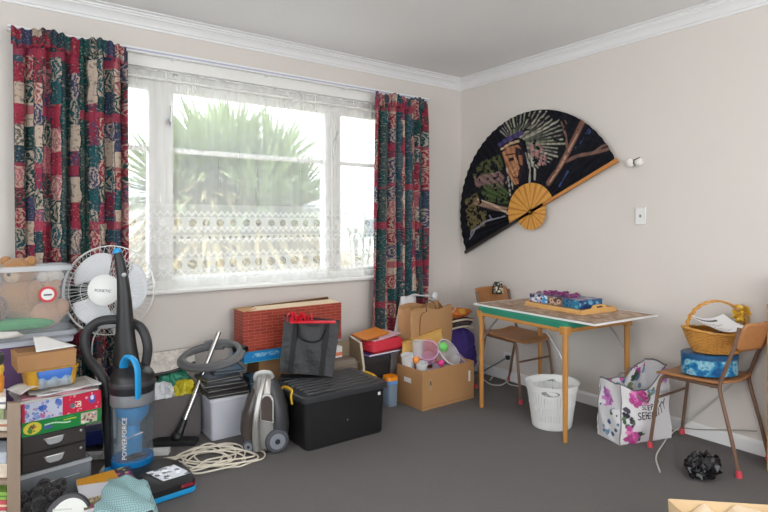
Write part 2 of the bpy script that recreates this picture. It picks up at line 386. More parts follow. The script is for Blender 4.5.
op = g.math('MINIMUM', g.math('MAXIMUM', op, .12), .95)
tr = g.n.new('ShaderNodeBsdfTransparent'); tl = g.n.new('ShaderNodeBsdfTranslucent'); df = g.n.new('ShaderNodeBsdfDiffuse')
tl.inputs[0].default_value = (.93, .94, .93, 1); df.inputs[0].default_value = (.93, .93, .92, 1)
m1 = g.n.new('ShaderNodeMixShader'); m1.inputs[0].default_value = .45; g.l.new(tl.outputs[0], m1.inputs[1]); g.l.new(df.outputs[0], m1.inputs[2])
m2 = g.n.new('ShaderNodeMixShader'); g.l.new(op, m2.inputs[0]); g.l.new(tr.outputs[0], m2.inputs[1]); g.l.new(m1.outputs[0], m2.inputs[2]); g.l.new(m2.outputs[0], g.out.inputs[0])
NET = g.m
nc = MB(); NX0, NX1, NZ0, NZ1 = WX0+.01, WX1-.01, .905, 2.325
nc.grid(lambda u, v: (NX0+(NX1-NX0)*u, YW+.012+.008*math.sin(u*70)+.004*math.sin(u*163+1), NZ0+(NZ1-NZ0)*v), 240, 4, uvfn=lambda u, v: (u*(NX1-NX0), NZ0+(NZ1-NZ0)*v))
nct = thing('net_curtain', 'sheer white net curtain with lace eyelet bands across the window', 'net curtain', (1.7, YW+.012, NZ0))
nc.build('sheer', NET, nct, sm=80)
part('hanging_wire', WHITE, nct, lambda q: q.tube([(NX0, YW+.012, NZ1), (NX1, YW+.012, NZ1)], .005, 6))

# patterned drapes
def drape_mat():
    g = NT('patterned_drape_cloth'); uv = g.sep(g.coord('UV')); W = .082
    jit = g.math('MULTIPLY', g.math('SUBTRACT', g.noise(g.comb(uv[0], uv[1]), 9.0, 2.0), .5), .03)
    U = g.math('ADD', uv[0], jit); cu = g.math('MULTIPLY', U, 1/W); ci = g.math('FLOOR', cu); cf = g.math('FRACT', cu)
    r1 = g.white(g.comb(ci, 3.3)); rh = g.math('MULTIPLY_ADD', g.white(g.comb(ci, 9.1)), 5.0, 5.5)
    V = g.math('ADD', uv[1], g.math('MULTIPLY', jit, .8)); rv = g.math('ADD', g.math('MULTIPLY', V, rh), g.math('MULTIPLY', r1, 7.0)); ri = g.math('FLOOR', rv); rf = g.math('FRACT', rv)
    w = g.white(g.comb(ci, ri, 1.7)); w2 = g.white(g.comb(ci, ri, 5.2))
    teal, crim, cream, navy, grn, pink = (40, 84, 90), (146, 48, 66), (186, 168, 152), (66, 70, 98), (36, 68, 66), (170, 100, 108)
    base = g.ramp(w, [(0, crim), (.30, teal), (.46, navy), (.60, cream), (.74, grn), (.86, crim), (.94, pink)])
    motc = g.ramp(w2, [(0, cream), (.40, grn), (.55, crim), (.68, cream), (.85, navy)])
    # scroll-like motifs: warped rings inside each block
    px = g.math('SUBTRACT', cf, .5); py = g.math('SUBTRACT', rf, .5)
    n = g.noise(g.comb(uv[0], uv[1], w), 38.0, 3.0)
    d = g.math('ADD', g.math('SQRT', g.math('ADD', g.math('MULTIPLY', px, px), g.math('MULTIPLY', py, py))), g.math('MULTIPLY', n, .55))
    ring = g.math('GREATER_THAN', g.math('SINE', g.math('MULTIPLY', d, 26.0)), .15)
    has = g.math('LESS_THAN', g.white(g.comb(ci, ri, 8.8)), .88)
    c = g.mix(g.math('MULTIPLY', g.math('MULTIPLY', ring, has), .8), base, motc)
    solid = g.math('LESS_THAN', g.white(g.comb(ci, 4.4)), .25)                     # plain teal or green stripes
    sc = g.mix(g.white(g.comb(ci, 6.6)), lin((20, 72, 66)), lin((30, 82, 96)))
    c = g.mix(g.math('MULTIPLY', solid, .88), c, sc)
    edge = g.math('LESS_THAN', cf, .07); c = g.mix(g.math('MULTIPLY', edge, .7), c, lin((26, 38, 44)))
    sp1 = g.math('GREATER_THAN', g.noise(g.comb(uv[0], uv[1], 2.0), 75.0, 3.0), .60); c = g.mix(g.math('MULTIPLY', sp1, .45), c, lin((178, 156, 140)))
    sp2 = g.math('GREATER_THAN', g.noise(g.comb(uv[0], uv[1], 7.0), 50.0, 3.0), .58); c = g.mix(g.math('MULTIPLY', sp2, .5), c, lin((44, 56, 66)))
    redg = g.math('LESS_THAN', g.math('FRACT', g.math('MULTIPLY', V, 3.1)), .16); c = g.mix(g.math('MULTIPLY', redg, g.math('MULTIPLY', g.math('GREATER_THAN', w2, .4), .75)), c, lin((156, 54, 74)))
    g.l.new(c, g.b.inputs['Base Color']); g.b.inputs['Roughness'].default_value = .9; g.b.inputs['Specular IOR Level'].default_value = .12
    g.bump(g.noise(g.comb(uv[0], uv[1]), 500.0, 1.0), .15, .002); return g.m
DR = drape_mat()
def drape(label, xt0, xt1, xb0, xb1, z0, z1, folds, seed, uoff):
    rr = random.Random(seed); ph = [rr.uniform(0, 6) for _ in range(4)]
    t = thing('curtain', label, 'curtain', ((xb0+xb1)/2, YW-.1, z0), group='patterned curtains beside the window')
    def pos(u, v):
        s = v**.8; flare = 1-max(0, (v-.955)/.045)
        x0 = xb0+(xt0-xb0)*v; x1 = xb1+(xt1-xb1)*v
        uu = u+.012*math.sin(9*u+ph[0])*(1-v)
        amp = (.030+.018*(1-v))*(.35+.65*min(1, (1-v)*9+.25))
        w = math.sin(2*PI*folds*uu+ph[1]+.5*math.sin(3*v+ph[2])+.6*math.sin(2*PI*folds*.37*uu))
        sag = .012*math.sin(2*PI*u*2.2+ph[3])+.006*math.sin(2*PI*folds*u*2+1)
        return (x0+(x1-x0)*uu+.010*math.sin(4*PI*folds*uu+1), YW-.105+amp*w-.012*math.cos(4*PI*folds*uu), z0+(z1-z0)*v+(sag if v > .97 else 0))
    wd_ = (xt1-xt0)*1.75
    MB().grid(pos, 190, 60, uvfn=lambda u, v: (uoff+u*wd_, z0+(z1-z0)*v)).build('cloth', DR, t, sm=80, thick=.003)
    hd = MB(); hd.grid(lambda u, v: (xt0+(xt1-xt0)*u, YW-.108-.028+.010*math.sin(2*PI*folds*3*u+2)+.0*v, z1-.075+.10*v+.012*math.sin(2*PI*u*2.2+ph[3])+.006*math.sin(2*PI*folds*u*2+1)), 150, 5, uvfn=lambda u, v: (uoff+u*wd_, z1-.09+.1*v))
    hd.build('gathered_heading', DR, t, sm=80, thick=.004)
    return t
drape('patterned red and teal curtain hanging behind the white pedestal fan', .115, .695, .125, .715, .30, 2.385, 6, 3, 0.0)
drape('patterned red and teal curtain hanging at window side nearest room corner', 2.545, 3.08, 2.50, 3.10, .42, 2.365, 6, 11, 6.35)

# ------------------------------------------------------------------ garden outside
S('ground', lambda q: q.b2((-14, YW+.3, -.5), (22, 40, -.42)), mat('pale_gravel_ground', (196, 192, 182), .9, var=.15, scale=2.0), sm=0)
LEAF = mat('spiky_green_leaf', (150, 166, 116), .5, var=.3, scale=1.5); DEADL = mat('dry_straw_leaf', (196, 176, 132), .8, var=.25, scale=2.0); TRUNK = mat('rough_tree_bark', (118, 104, 88), .9, var=.2, bump=.5)
def spiky(label, base, heads, nblade, L, seed, skirt=True):
    rr = random.Random(seed); t = thing('cabbage_tree', label, 'tree', base)
    for hx, hy, hz in heads:
        part('trunk', TRUNK, t, lambda q: q.tube(cr([(0, 0, -.02), (hx*.3, hy*.3, hz*.5), (hx, hy, hz)], 4), [.16-.006*i for i in range(9)], 8), local=True)
    def blades(q, down):
        for hx, hy, hz in heads:
            if not down and hz < 1.85: continue
            for _ in range(nblade if down else int(nblade*1.5)):
                az = rr.uniform(0, 2*PI); el = rr.uniform(-1.2, .15) if down else math.asin(rr.uniform(-.15, .98)); l = L*rr.uniform(.75, 1.1)*(.9 if down else 1)
                d = Vector((math.cos(az)*math.cos(el), math.sin(az)*math.cos(el), math.sin(el))); sd = d.cross(Vector((0, 0, 1))).normalized()*.034
                h = Vector((hx, hy, hz-(.5*rr.random() if down else 0))); dr = Vector((0, 0, -.12*l))
                a = h+d*.08; b = h+d*l*.55+dr*.15; c = h+d*l+dr
                n = len(q.v); q.v += [a-sd*.6, a+sd*.6, b-sd, b+sd, c]; q.f += [[n, n+1, n+3, n+2], [n+2, n+3, n+4]]
    part('foliage', LEAF, t, lambda q: blades(q, False), local=True, sm=0)
    if skirt: part('dry_leaf_skirt', DEADL, t, lambda q: blades(q, True), local=True, sm=0)
    return t
c0 = atY(232, 150, 7.4)
spiky('large spiky green tree filling the middle of the window', (c0.x, 7.4, -.42), [(-.75, .1, 2.1), (-.35, -.1, 2.45), (.1, .3, 2.55), (.55, 0, 2.35), (.95, .2, 1.95), (1.3, 0, 1.5), (-1.1, -.2, 1.6), (.2, -.3, 1.9), (-.4, -.2, 1.8), (.8, -.2, 1.5), (-.1, 0, 1.2)], 230, 1.25, 5)
# low garden wall, pale car, shrub
gw = thing('garden_wall', 'low pale block wall outside beyond the trees', 'wall', (4, 12.2, -.42))
part('coping', mat('pale_coping', (214, 210, 204), .8), gw, lambda q: q.b2((-10, 12.05, .56), (18, 12.35, .62)), sm=0)
BLK = mat('pale_concrete_block', (202, 198, 192), .9, var=.06)
bm0 = None
for k in range(34):
    for j in range(4):
        if bm0 is None:
            bm0 = part('block', BLK, gw, lambda q: q.box((0, 0, .12), (.79, .22, .235)), local=True); b_ = bm0
        else: b_ = bm0.copy(); COL.objects.link(b_)
        b_.location = (-10+.8*k+(.4 if j % 2 else 0)-4+.0, 0, .245*j)
CARP = mat('pale_blue_car_paint', (196, 210, 232), .25, var=.02, coat=.5); CARG = mat('dark_car_glass', (70, 84, 100), .1)
def car(px, y, label):
    c = atY(px, 265, y); t = thing('car', label, 'car', (c.x, y, -.42), .15)
    L = [(-2.05, .25, .52), (-2.0, .25, .78), (-1.2, .25, .92), (-.55, .25, .98), (.0, .25, 1.38)]
    def sec(x, z0, z1, hw, top): return [(x, -hw, z0), (x, hw, z0), (x, hw, z0+.45*(z1-z0)), (x, top, z1), (x, -top, z1), (x, -hw, z0+.45*(z1-z0))]
    part('body', CARP, t, lambda q: q.loft([sec(-2.1, .3, .6, .7, .62), sec(-1.95, .22, .74, .82, .74), (sec(-1.0, .2, .92, .86, .74)), sec(-.9, .2, .94, .86, .74), sec(1.0, .2, .96, .86, .74), sec(1.7, .22, .92, .84, .72), sec(2.1, .3, .8, .74, .66)]), local=True, bev=.04)
    part('cabin', CARG, t, lambda q: q.stack([(.92, rrect(2.5, 1.5, .25), .2), (1.30, rrect(1.7, 1.2, .25), .25)]), local=True)
    part('roof', CARP, t, lambda q: q.stack([(1.29, rrect(1.72, 1.22, .25), .25), (1.36, rrect(1.5, 1.0, .25), .25)]), local=True)
    for sx in (-1.3, 1.3):
        for sy in (-1, 1):
            w = part('wheel', mat('tyre_rubber', (40, 40, 42), .8), t, lambda q: q.lathe([(.001, -.1), (.3, -.1), (.32, -.06), (.32, .06), (.3, .1), (.001, .1)], 20, Matrix.Translation((sx, sy*.76, .32)) @ Matrix.Rotation(PI/2, 4, 'X')), local=True)
            part('hubcap', STEEL, w, lambda q: q.lathe([(.001, .02), (.18, .02), (.17, .04), (.001, .05)], 16, Matrix.Translation((sx, sy*.84, .32)) @ Matrix.Rotation(-sy*PI/2, 4, 'X')), local=True)
car(200, 10.6, 'pale blue car parked outside below the spiky tree')
def shrub(px, py, y, label, h, seed):
    c = atY(px, py, y); rr = random.Random(seed); t = thing('shrub', label, 'shrub', (c.x, y, -.42))
    tips = [(rr.uniform(-.35, .35), rr.uniform(-.3, .3), h*rr.uniform(.7, 1)) for _ in range(7)]
    def st(q):
        for x, yy, z in tips: q.tube([(x*.1, yy*.1, 0), (x*.6, yy*.6, z*.5), (x, yy, z)], [.03, .018, .006], 5)
    part('stems', TRUNK, t, st, local=True)
    def lv(q):
        for x, yy, z in tips:
            for _ in range(26):
                k = rr.uniform(.45, 1); p = Vector((x*k, yy*k, z*k)); d = Vector((rr.uniform(-1, 1), rr.uniform(-1, 1), rr.uniform(-.3, .9))).normalized()*.16; s_ = d.cross(Vector((0, 0, 1)))*.25
                n = len(q.v); q.v += [p, p+d*.5+s_, p+d, p+d*.5-s_]; q.f.append([n, n+1, n+2, n+3])
    part('leaves', mat('muted_shrub_leaf', (120, 132, 108), .6, var=.3), t, lv, local=True, sm=0); return t
shrub(358, 215, 9.0, 'small leafy shrub outside near the right end of window', 2.1, 4)
# distant pale house
hs = thing('house', 'pale neighbouring house far beyond the garden', 'house', (13, 26, -.42))
part('wall', mat('pale_weatherboard', (226, 226, 224), .8), hs, lambda q: q.b2((5, 24, -.42), (24, 30, 2.1)), sm=0)
part('roof', mat('light_grey_roof', (196, 198, 202), .7), hs, lambda q: q.loft([[(x, 23.4, 2.05), (x, 30.6, 2.05), (x, 27, 3.3)] for x in (4.5, 24.5)]), sm=0)
for x in (9, 12.5, 16, 19.5):
    w = part('window', OFFW, hs, lambda q: q.b2((x, 23.95, .6), (x+1.6, 24.02, 1.7)), sm=0); part('pane', CARG, w, lambda q: q.b2((x+.08, 23.93, .68), (x+1.52, 23.96, 1.62)), sm=0)

# ------------------------------------------------------------------ things on the right wall
# big folding fan: local frame a = towards the viewer's right along the wall (-Y), b = up
FANP = (3.58, 2.905, 1.425)
ft = thing('wall_fan', 'large black painted folding fan with bamboo sticks hung on the wall', 'wall fan', FANP)
def fp(a, b, out=0.0): return (FANP[0]-out, FANP[1]-a, FANP[2]+b)
def zp(zx, zy):                           # spot of the painting on the fan leaf
    p = atX(450+zx*.332, 90+zy*.332, FANP[0]-.012); return (FANP[1]-p.y, p.z-FANP[2])
A0, A1, RI, RO = R(26), R(204.5), .20, .815
def paint(U, V):
    ang = A0+(A1-A0)*U; rr_ = RI+(RO-RI)*V; X = rr_*np.cos(ang); Y = rr_*np.sin(ang)
    n1 = vnoise(X+5, Y+5, 14, 1); n2 = vnoise(X+5, Y+5, 60, 2); n3 = vnoise(X+5, Y+5, 30, 5)
    C = np.zeros(X.shape+(3,))+np.array([23, 24, 31]); C += (n2[..., None]-.5)*10
    Z = lambda L: [zp(*p) for p in L]
    def stroke(C, L, w, col, a=1.0, th=.35): 
        d = pdist(X, Y, Z(L)); return lay(C, np.clip((w-d)/(w*.35), 0, 1)*(n2*.6+n3*.6 > th), col, a)
    # olive foliage, pale mountain, bushes
    C = lay(C, inpoly(X, Y, Z([(70, 250), (95, 215), (150, 195), (165, 235), (120, 265), (75, 275)])) & (n3+n2 > .95), (88, 92, 58), .9)
    C = lay(C, inpoly(X, Y, Z([(70, 262), (150, 245), (178, 275), (150, 300), (80, 292)])) & (n3+n2 > .75), (150, 118, 116), .85)
    C = lay(C, inpoly(X, Y, Z([(85, 290), (150, 276), (185, 315), (175, 345), (110, 335)])) & (n2+n3 > .85), (80, 98, 58), .9)
    C = lay(C, inpoly(X, Y, Z([(45, 330), (80, 308), (112, 352), (105, 410), (55, 425)])) & (n2+n3 > .95), (120, 108, 72), .9)
    C = stroke(C, [(78, 338), (120, 350), (178, 362)], .030, (150, 122, 104)); C = stroke(C, [(85, 330), (130, 345), (175, 372)], .012, (206, 182, 160))
    for L in ([(60, 448), (80, 415), (110, 395), (165, 380)], [(62, 440), (66, 425), (90, 412)], [(110, 395), (125, 388), (120, 378)]): C = stroke(C, L, .009, (150, 150, 160), .9, .2)
    # war bonnet: feathers fanning from the head
    hd = (205, 175)
    rr2 = random.Random(3)
    for k in range(30):
        t = k/29; a = R(148-186*t); l = 84+58*math.sin(PI*min(1, t*1.02))+rr2.uniform(-10, 10)
        b0 = (hd[0]+30*math.cos(a), hd[1]-34*math.sin(a)); b1 = (hd[0]+l*1.02*math.cos(a-.30), hd[1]-l*.92*math.sin(a-.24))
        m = ((b0[0]+b1[0])/2+6*math.sin(a), (b0[1]+b1[1])/2-6*math.cos(a)*0)
        col = rr2.choice([(176, 172, 148), (148, 152, 124), (196, 190, 172), (110, 112, 96), (92, 90, 84)])
        C = stroke(C, [b0, m, b1], .0105, col, .75, .30); C = stroke(C, [m, b1], .004, (206, 202, 184), .6, .45)
    C = lay(C, inpoly(X, Y, Z([(232, 160), (262, 150), (288, 190), (292, 225), (262, 232), (246, 200)])) & (n2+n3 > .95), (172, 124, 122), .9)
    # hair, face, headband, braids
    C = lay(C, inpoly(X, Y, Z([(160, 180), (200, 158), (235, 180), (240, 260), (215, 300), (180, 270)])), (26, 24, 34))
    face = inpoly(X, Y, Z([(158, 190), (172, 172), (205, 165), (222, 185), (225, 222), (214, 262), (206, 283), (196, 286), (184, 268), (170, 236)]))
    C = lay(C, face, (156, 106, 78)); C = lay(C, face & (n3 > .5), (178, 128, 92), .8)
    C = lay(C, inpoly(X, Y, Z([(198, 172), (226, 182), (228, 240), (212, 282), (204, 262), (210, 235), (204, 215), (196, 195)])), (34, 30, 40), .92)
    C = lay(C, inpoly(X, Y, Z([(206, 196), (220, 196), (218, 228), (208, 222)])), (160, 108, 78), .9)
    C = lay(C, inpoly(X, Y, Z([(176, 206), (192, 202), (194, 211), (178, 216)])), (30, 24, 30)); C = stroke(C, [(194, 205), (200, 236), (190, 246)], .009, (206, 160, 122), .9, .1)
    C = stroke(C, [(192, 262), (206, 266)], .007, (92, 44, 44), 1, 0); C = stroke(C, [(168, 196), (194, 192)], .006, (40, 28, 28), 1, 0)
    C = stroke(C, [(150, 165), (178, 146), (216, 130)], .024, (72, 64, 110), 1, .1); C = stroke(C, [(156, 178), (180, 162), (206, 154)], .014, (190, 160, 128), 1, .2)
    for L in ([(172, 236), (178, 280), (182, 318)], [(186, 270), (190, 300), (196, 325)], [(228, 190), (242, 240), (240, 280)], [(240, 195), (256, 240), (256, 270)]): C = stroke(C, L, .010, (180, 176, 160), .9, .35)
    # branches on the right
    C = stroke(C, [(298, 280), (330, 232), (352, 190), (378, 140), (402, 92)], .030, (132, 96, 82), 1, .2); C = stroke(C, [(302, 275), (336, 226), (356, 186), (384, 134)], .010, (178, 138, 118), .9, .4)
    C = stroke(C, [(350, 215), (385, 198), (430, 190), (476, 178)], .016, (122, 92, 82), 1, .2); C = stroke(C, [(430, 190), (455, 172), (470, 165)], .008, (122, 92, 82))
    C = stroke(C, [(352, 195), (352, 150), (344, 118), (332, 92)], .011, (120, 92, 82)); C = stroke(C, [(344, 118), (352, 100), (346, 92)], .007, (120, 92, 82))
    for L in ([(388, 168), (408, 135), (424, 108)], [(330, 290), (345, 262), (356, 245)], [(372, 180), (390, 160)], [(420, 130), (428, 115)]): C = stroke(C, L, .008, (70, 82, 140), .9, .45)
    C *= (.97+.06*np.cos(U*2*PI*34))[..., None]  # pleat shading put into the paint: ridges lighter, folds darker
    return C
def leaf(u, v):
    a = A0+(A1-A0)*u; r = RI+(RO-RI)*v
    return fp(r*math.cos(a), r*math.sin(a), .014+.0045*math.cos(u*2*PI*34))
MB().grid(leaf, 408, 150, color=paint).build('painted_leaf', paint_mat('fan_cloth_paint', .8, .15), ft, sm=0)
BAM = wood('golden_bamboo', (204, 142, 52), (232, 176, 84), axis=0); BAMD = wood('amber_bamboo', (176, 106, 36), (206, 140, 58), axis=0)
for k in range(34):                       # sticks: upper half fan and the lower half disc
    a = A0+(A1-A0)*(k+.5)/34; w = .0095
    def stk(q):
        c, s_ = math.cos(a), math.sin(a); pts = []
        for r, h in ((-.145, .0078), (0, .003), (.235, .0117)):
            pts.append([fp(r*c-h*s_*sg, r*s_+h*c*sg, o) for sg, o in ((-1, .018+(k % 2)*.002), (1, .018+(k % 2)*.002), (1, .013), (-1, .013))])
        q.loft(pts)
    part('stick', BAM if k % 3 else BAMD, ft, stk)
for a, m in ((A0-R(1.2), BAMD), (A1+R(1.0), mat('dark_lacquer_stick', (38, 32, 30), .4))):
    part('guard_stick', m, ft, lambda q: q.loft([[fp(r*math.cos(a)-h*math.sin(a)*sg, r*math.sin(a)+h*math.cos(a)*sg, o) for sg, o in ((-1, .026), (1, .026), (1, .008), (-1, .008))] for r, h in ((-.14, .012), (0, .010), (RO+.015, .013))]))
part('pivot_pin', mat('brass_pin', (190, 150, 80), .3, .9), ft, lambda q: q.lathe([(.001, .012), (.009, .010), (.011, 0), (.001, 0)], 12, Matrix.Translation(fp(0, 0, .024)) @ Matrix.Rotation(-PI/2, 4, 'Y')))
# light switch, wall fitting, mark
sw = thing('light_switch', 'small white light switch plate on the right wall', 'switch', (XR, 2.008, 1.33))
part('plate', WPLAST, sw, lambda q: q.b2((XR-.009, 2.008-.036, 1.322), (XR, 2.008+.036, 1.44)), bev=.003)
part('rocker', mat('grey_rocker', (120, 118, 116), .4), sw, lambda q: q.b2((XR-.014, 2.008-.006, 1.372), (XR-.009, 2.008+.006, 1.39)), bev=.002)
wf = thing('wall_fitting', 'pair of round white knobs on the wall right of the fan', 'wall fitting', (XR, 2.03, 1.745))
KN = mat('ivory_knob', (236, 233, 226), .3, var=.02)
for yy, r in ((2.065, .030), (2.005, .028)):
    part('knob', KN, wf, lambda q: q.lathe([(.016, 0), (.016, .012), (r*.8, .018), (r, .032), (r*.85, .046), (r*.4, .053), (.001, .054)], 20, Matrix.Translation((XR, yy, 1.745)) @ Matrix.Rotation(-PI/2, 4, 'Y')))
part('hook', mat('tarnished_brass', (120, 104, 84), .4, .8), wf, lambda q: q.tube([(XR, 2.036, 1.73), (XR-.045, 2.036, 1.735), (XR-.05, 2.03, 1.76), (XR-.045, 1.99, 1.775)], .004, 6))
so = thing('power_outlet', 'white wall outlet low behind the small table', 'outlet', (XR, 3.17, .15))
part('plate', WPLAST, so, lambda q: q.b2((XR-.01, 3.11, .16), (XR, 3.23, .235)), bev=.003)
part('plug', BPLAST, so, lambda q: q.b2((XR-.04, 3.15, .18), (XR-.0101, 3.18, .215)), bev=.004)
# ------------------------------------------------------------------ shared object materials
BAMB = wood('bamboo_leg', (178, 118, 52), (206, 150, 82), axis=2); PLY = wood('varnished_plywood', (150, 98, 56), (182, 128, 80), axis=1); TUBE_BR = mat('brown_enamel_tube', (124, 96, 80), .4, .2, var=.05)
REDCAP = mat('pink_red_foot_cap', (214, 74, 88), .5); GREEN = mat('green_baize', (42, 134, 108), .85, var=.06); PINE = wood('pine_wood', (206, 152, 84), (226, 182, 118), axis=0)
BLUEP = mat('bright_blue_plastic', (38, 158, 222), .35, var=.03); DGREY = mat('dark_grey_plastic', (66, 66, 70), .4); LGREY = mat('light_grey_plastic', (176, 178, 182), .4)
CLEAR = clear_mat('clear_plastic', (226, 232, 236), .20, .15); CLEARD = clear_mat('smoky_clear_plastic', (170, 178, 186), .45, .2)
def bxm(name, m, parent, a, b, **k): return part(name, m, parent, lambda q: q.b2(a, b), **k)
def printed(name, parent, p0, ux, uy, nx, ny, fn, m=None):      # flat printed sheet on a box face
    p0, ux, uy = Vector(p0), Vector(ux), Vector(uy)
    return MB().grid(lambda u, v: p0+ux*u+uy*v, nx, ny, color=lambda U, V: fn(U*ux.length, V*uy.length)).build(name, m or PAINT, parent, sm=0)

# ------------------------------------------------------------------ card table with board
TR = R(-4.5)
tb = thing('card_table', 'green baize folding card table with bamboo legs against right wall', 'table', (2.83, 2.045, 0), TR)
TW, TD = .645, .80                        # local x across, y along the wall
def leg_at(x, y):
    lg = part('leg', BAMB, tb, lambda q: q.lathe([(.013, 0), (.015, .01), (.0165, .3), (.018, .67)], 12, Matrix.Translation((x, y, 0))), local=True)
    part('corner_block', BAMB, lg, lambda q: q.stack([(.655, rrect(.055, .055, .015), x, y), (.70, rrect(.06, .06, .018), x, y), (.705, rrect(.05, .05, .015), x, y)]), local=True)
    return lg
for x, y in ((.022, .022), (TW-.022, .022), (.022, TD-.022), (TW-.022, TD-.022)): leg_at(x, y)
for x, y, dx in ((.022, .04, 1), (.022, TD-.04, -1), (TW-.022, .04, 1), (TW-.022, TD-.04, -1)):
    part('folding_brace', STEEL, tb, lambda q: q.tube([(x, y, .50), (x, y+dx*.07, .585), (x, y+dx*.15, .67)], .006, 6), local=True)
part('frame_rail', BAMB, tb, lambda q: [q.b2((0, 0, .668), (TW, .024, .692)), q.b2((0, TD-.024, .668), (TW, TD, .692)), q.b2((0, 0, .668), (.024, TD, .692)), q.b2((TW-.024, 0, .668), (TW, TD, .692))], local=True, bev=.003)
part('table_top', GREEN, tb, lambda q: q.stack([(.692, rrect(TW, TD, .03), TW/2, TD/2), (.728, rrect(TW+.005, TD+.005, .03), TW/2, TD/2), (.734, rrect(TW-.01, TD-.01, .03), TW/2, TD/2)]), local=True)
bd = thing('puzzle_board', 'large thin brown board with white edge lying on card table', 'board', (2.85, 1.862, .735), R(-3.0))
BW, BD = .64, 1.03
part('panel', mat('mottled_puzzle_brown', (158, 128, 104), .6, var=.3, scale=30), bd, lambda q: q.b2((.012, .012, 0), (BW-.012, BD-.012, .0095)), local=True, sm=0)
for a, b in (((0, 0, 0), (BW, .012, .011)), ((0, BD-.012, 0), (BW, BD, .011)), ((0, .012, 0), (.012, BD-.012, .011)), ((BW-.012, .012, 0), (BW, BD-.012, .011))):
    part('edge_strip', WPLAST, bd, lambda q: q.b2(a, b), local=True)
MB().grid(lambda u, v: (.03+u*(BW-.06), .03+v*(BD-.06), .0103), 60, 84, color=lambda U, V: (np.array([168, 140, 118])+((vnoise(U*.7, V, 18, 4)+vnoise(U*.7, V, 50, 2)-1)*60)[..., None]*np.array([1, 1.05, 1.1]))).build('puzzle_print', PAINT, bd, sm=0, local=True)
ty = thing('wooden_tray', 'pale pine tray with raised hand-hold end on the puzzle board', 'tray', (3.07, 2.10, .7465), R(-6))
TX, TY = .34, .50
part('base', PINE, ty, lambda q: q.b2((0, 0, 0), (TX, TY, .008)), local=True)
for a, b in (((0, 0, .008), (.012, TY, .03)), ((TX-.012, 0, .008), (TX, TY, .03))): part('side', PINE, ty, lambda q: q.b2(a, b), local=True, bev=.002)
for yy in (0, TY-.012):
    e = part('end', PINE, ty, lambda q: q.loft([[(0.012, y_, .008), (TX-.012, y_, .008), (TX-.012, y_, .03), (TX*.72, y_, .034), (TX*.64, y_, .055), (TX*.36, y_, .055), (TX*.28, y_, .034), (.012, y_, .03)] for y_ in (yy, yy+.012)]), local=True)
    part('hand_hole', mat('dark_slot', (70, 50, 34), .8), e, lambda q: q.b2((TX*.42, yy-.0006, .036), (TX*.58, yy+.0126, .046)), local=True, sm=0)
def puzzle_art(X, Y):
    C = np.zeros(X.shape+(3,))+np.array([150, 170, 196]); C = lay(C, X > .17, (120, 100, 92)); C = lay(C, X > .31, (44, 116, 150))
    C = blobs(C, X, Y, 26, 0, .12, 0, .06, .006, .015, [(228, 228, 236), (150, 70, 110), (44, 36, 60), (190, 190, 210)], 5); C = lay(C, (X > .12) & (X < .165), (70, 150, 204)); C = lay(C, (X > .12) & (X < .165) & (vnoise(X, Y, 70, 3) > .55), (226, 236, 244))
    C = blobs(C, X, Y, 16, .18, .30, .0, .06, .008, .018, [(190, 160, 140), (70, 52, 48), (214, 196, 180), (120, 92, 84)], 8)
    for cx in (.205, .268): C = lay(C, np.hypot(X-cx, Y-.03) < .018, (208, 172, 148)); C = lay(C, np.hypot(X-cx, Y-.032) < .006, (40, 30, 30))
    C = blobs(C, X, Y, 14, .31, .44, 0, .06, .005, .013, [(30, 84, 120), (90, 170, 190), (40, 60, 110)], 9); return C
pz = thing('puzzle_box', 'blue jigsaw puzzle box with printed sides on the pine tray', 'puzzle box', (3.105, 2.14, .7765), R(-6))
PX, PY, PH = .22, .44, .055
part('body', mat('puzzle_box_blue', (58, 108, 150), .45), pz, lambda q: q.b2((0, 0, 0), (PX, PY, PH)), local=True, sm=0)
MB().grid(lambda u, v: (-.0008, PY*(1-u), PH*v), 150, 24, color=lambda U, V: puzzle_art(U*PY, V*.06)).build('printed_side', PAINTG, pz, sm=0, local=True)
MB().grid(lambda u, v: (PX*u, -.0008, PH*v), 60, 14, color=lambda U, V: blobs(np.zeros(U.shape+(3,))+np.array([38, 84, 130]), U*PX, V*PH, 12, 0, PX, 0, PH, .006, .02, [(70, 140, 180), (30, 50, 100), (120, 170, 200)], 3)).build('printed_end', PAINTG, pz, sm=0, local=True)
MB().grid(lambda u, v: (PX*u, PY*v, PH+.0008), 60, 80, color=lambda U, V: blobs(np.zeros(U.shape+(3,))+np.array([92, 96, 132]), U*PX, V*PY, 50, 0, PX, 0, PY, .01, .03, [(140, 60, 120), (70, 90, 130), (176, 150, 180), (60, 50, 90)], 3)).build('printed_top', PAINTG, pz, sm=0, local=True)
pk = thing('purple_garland', 'row of purple puzzle pieces heaped on the blue puzzle box', 'puzzle pieces', (3.23, 2.35, .8325), kind='stuff')
def heap(q):
    r_ = random.Random(2)
    for _ in range(60):
        p = at(535+r_.uniform(0, 52), 292, 3.75); w = r_.uniform(-.05, .05); t_ = r_.random()
        x = 3.16+.16*r_.random(); y = 2.24+.29*t_
        q.box((x, y, .8385+.012*r_.random()), (.022, .018, .006), rz=r_.uniform(0, 3), rx=r_.uniform(-.4, .4))
part('pieces', mat('purple_card_pieces', (130, 42, 112), .5, var=.3, scale=40), pk, heap, sm=0, kind='stuff')

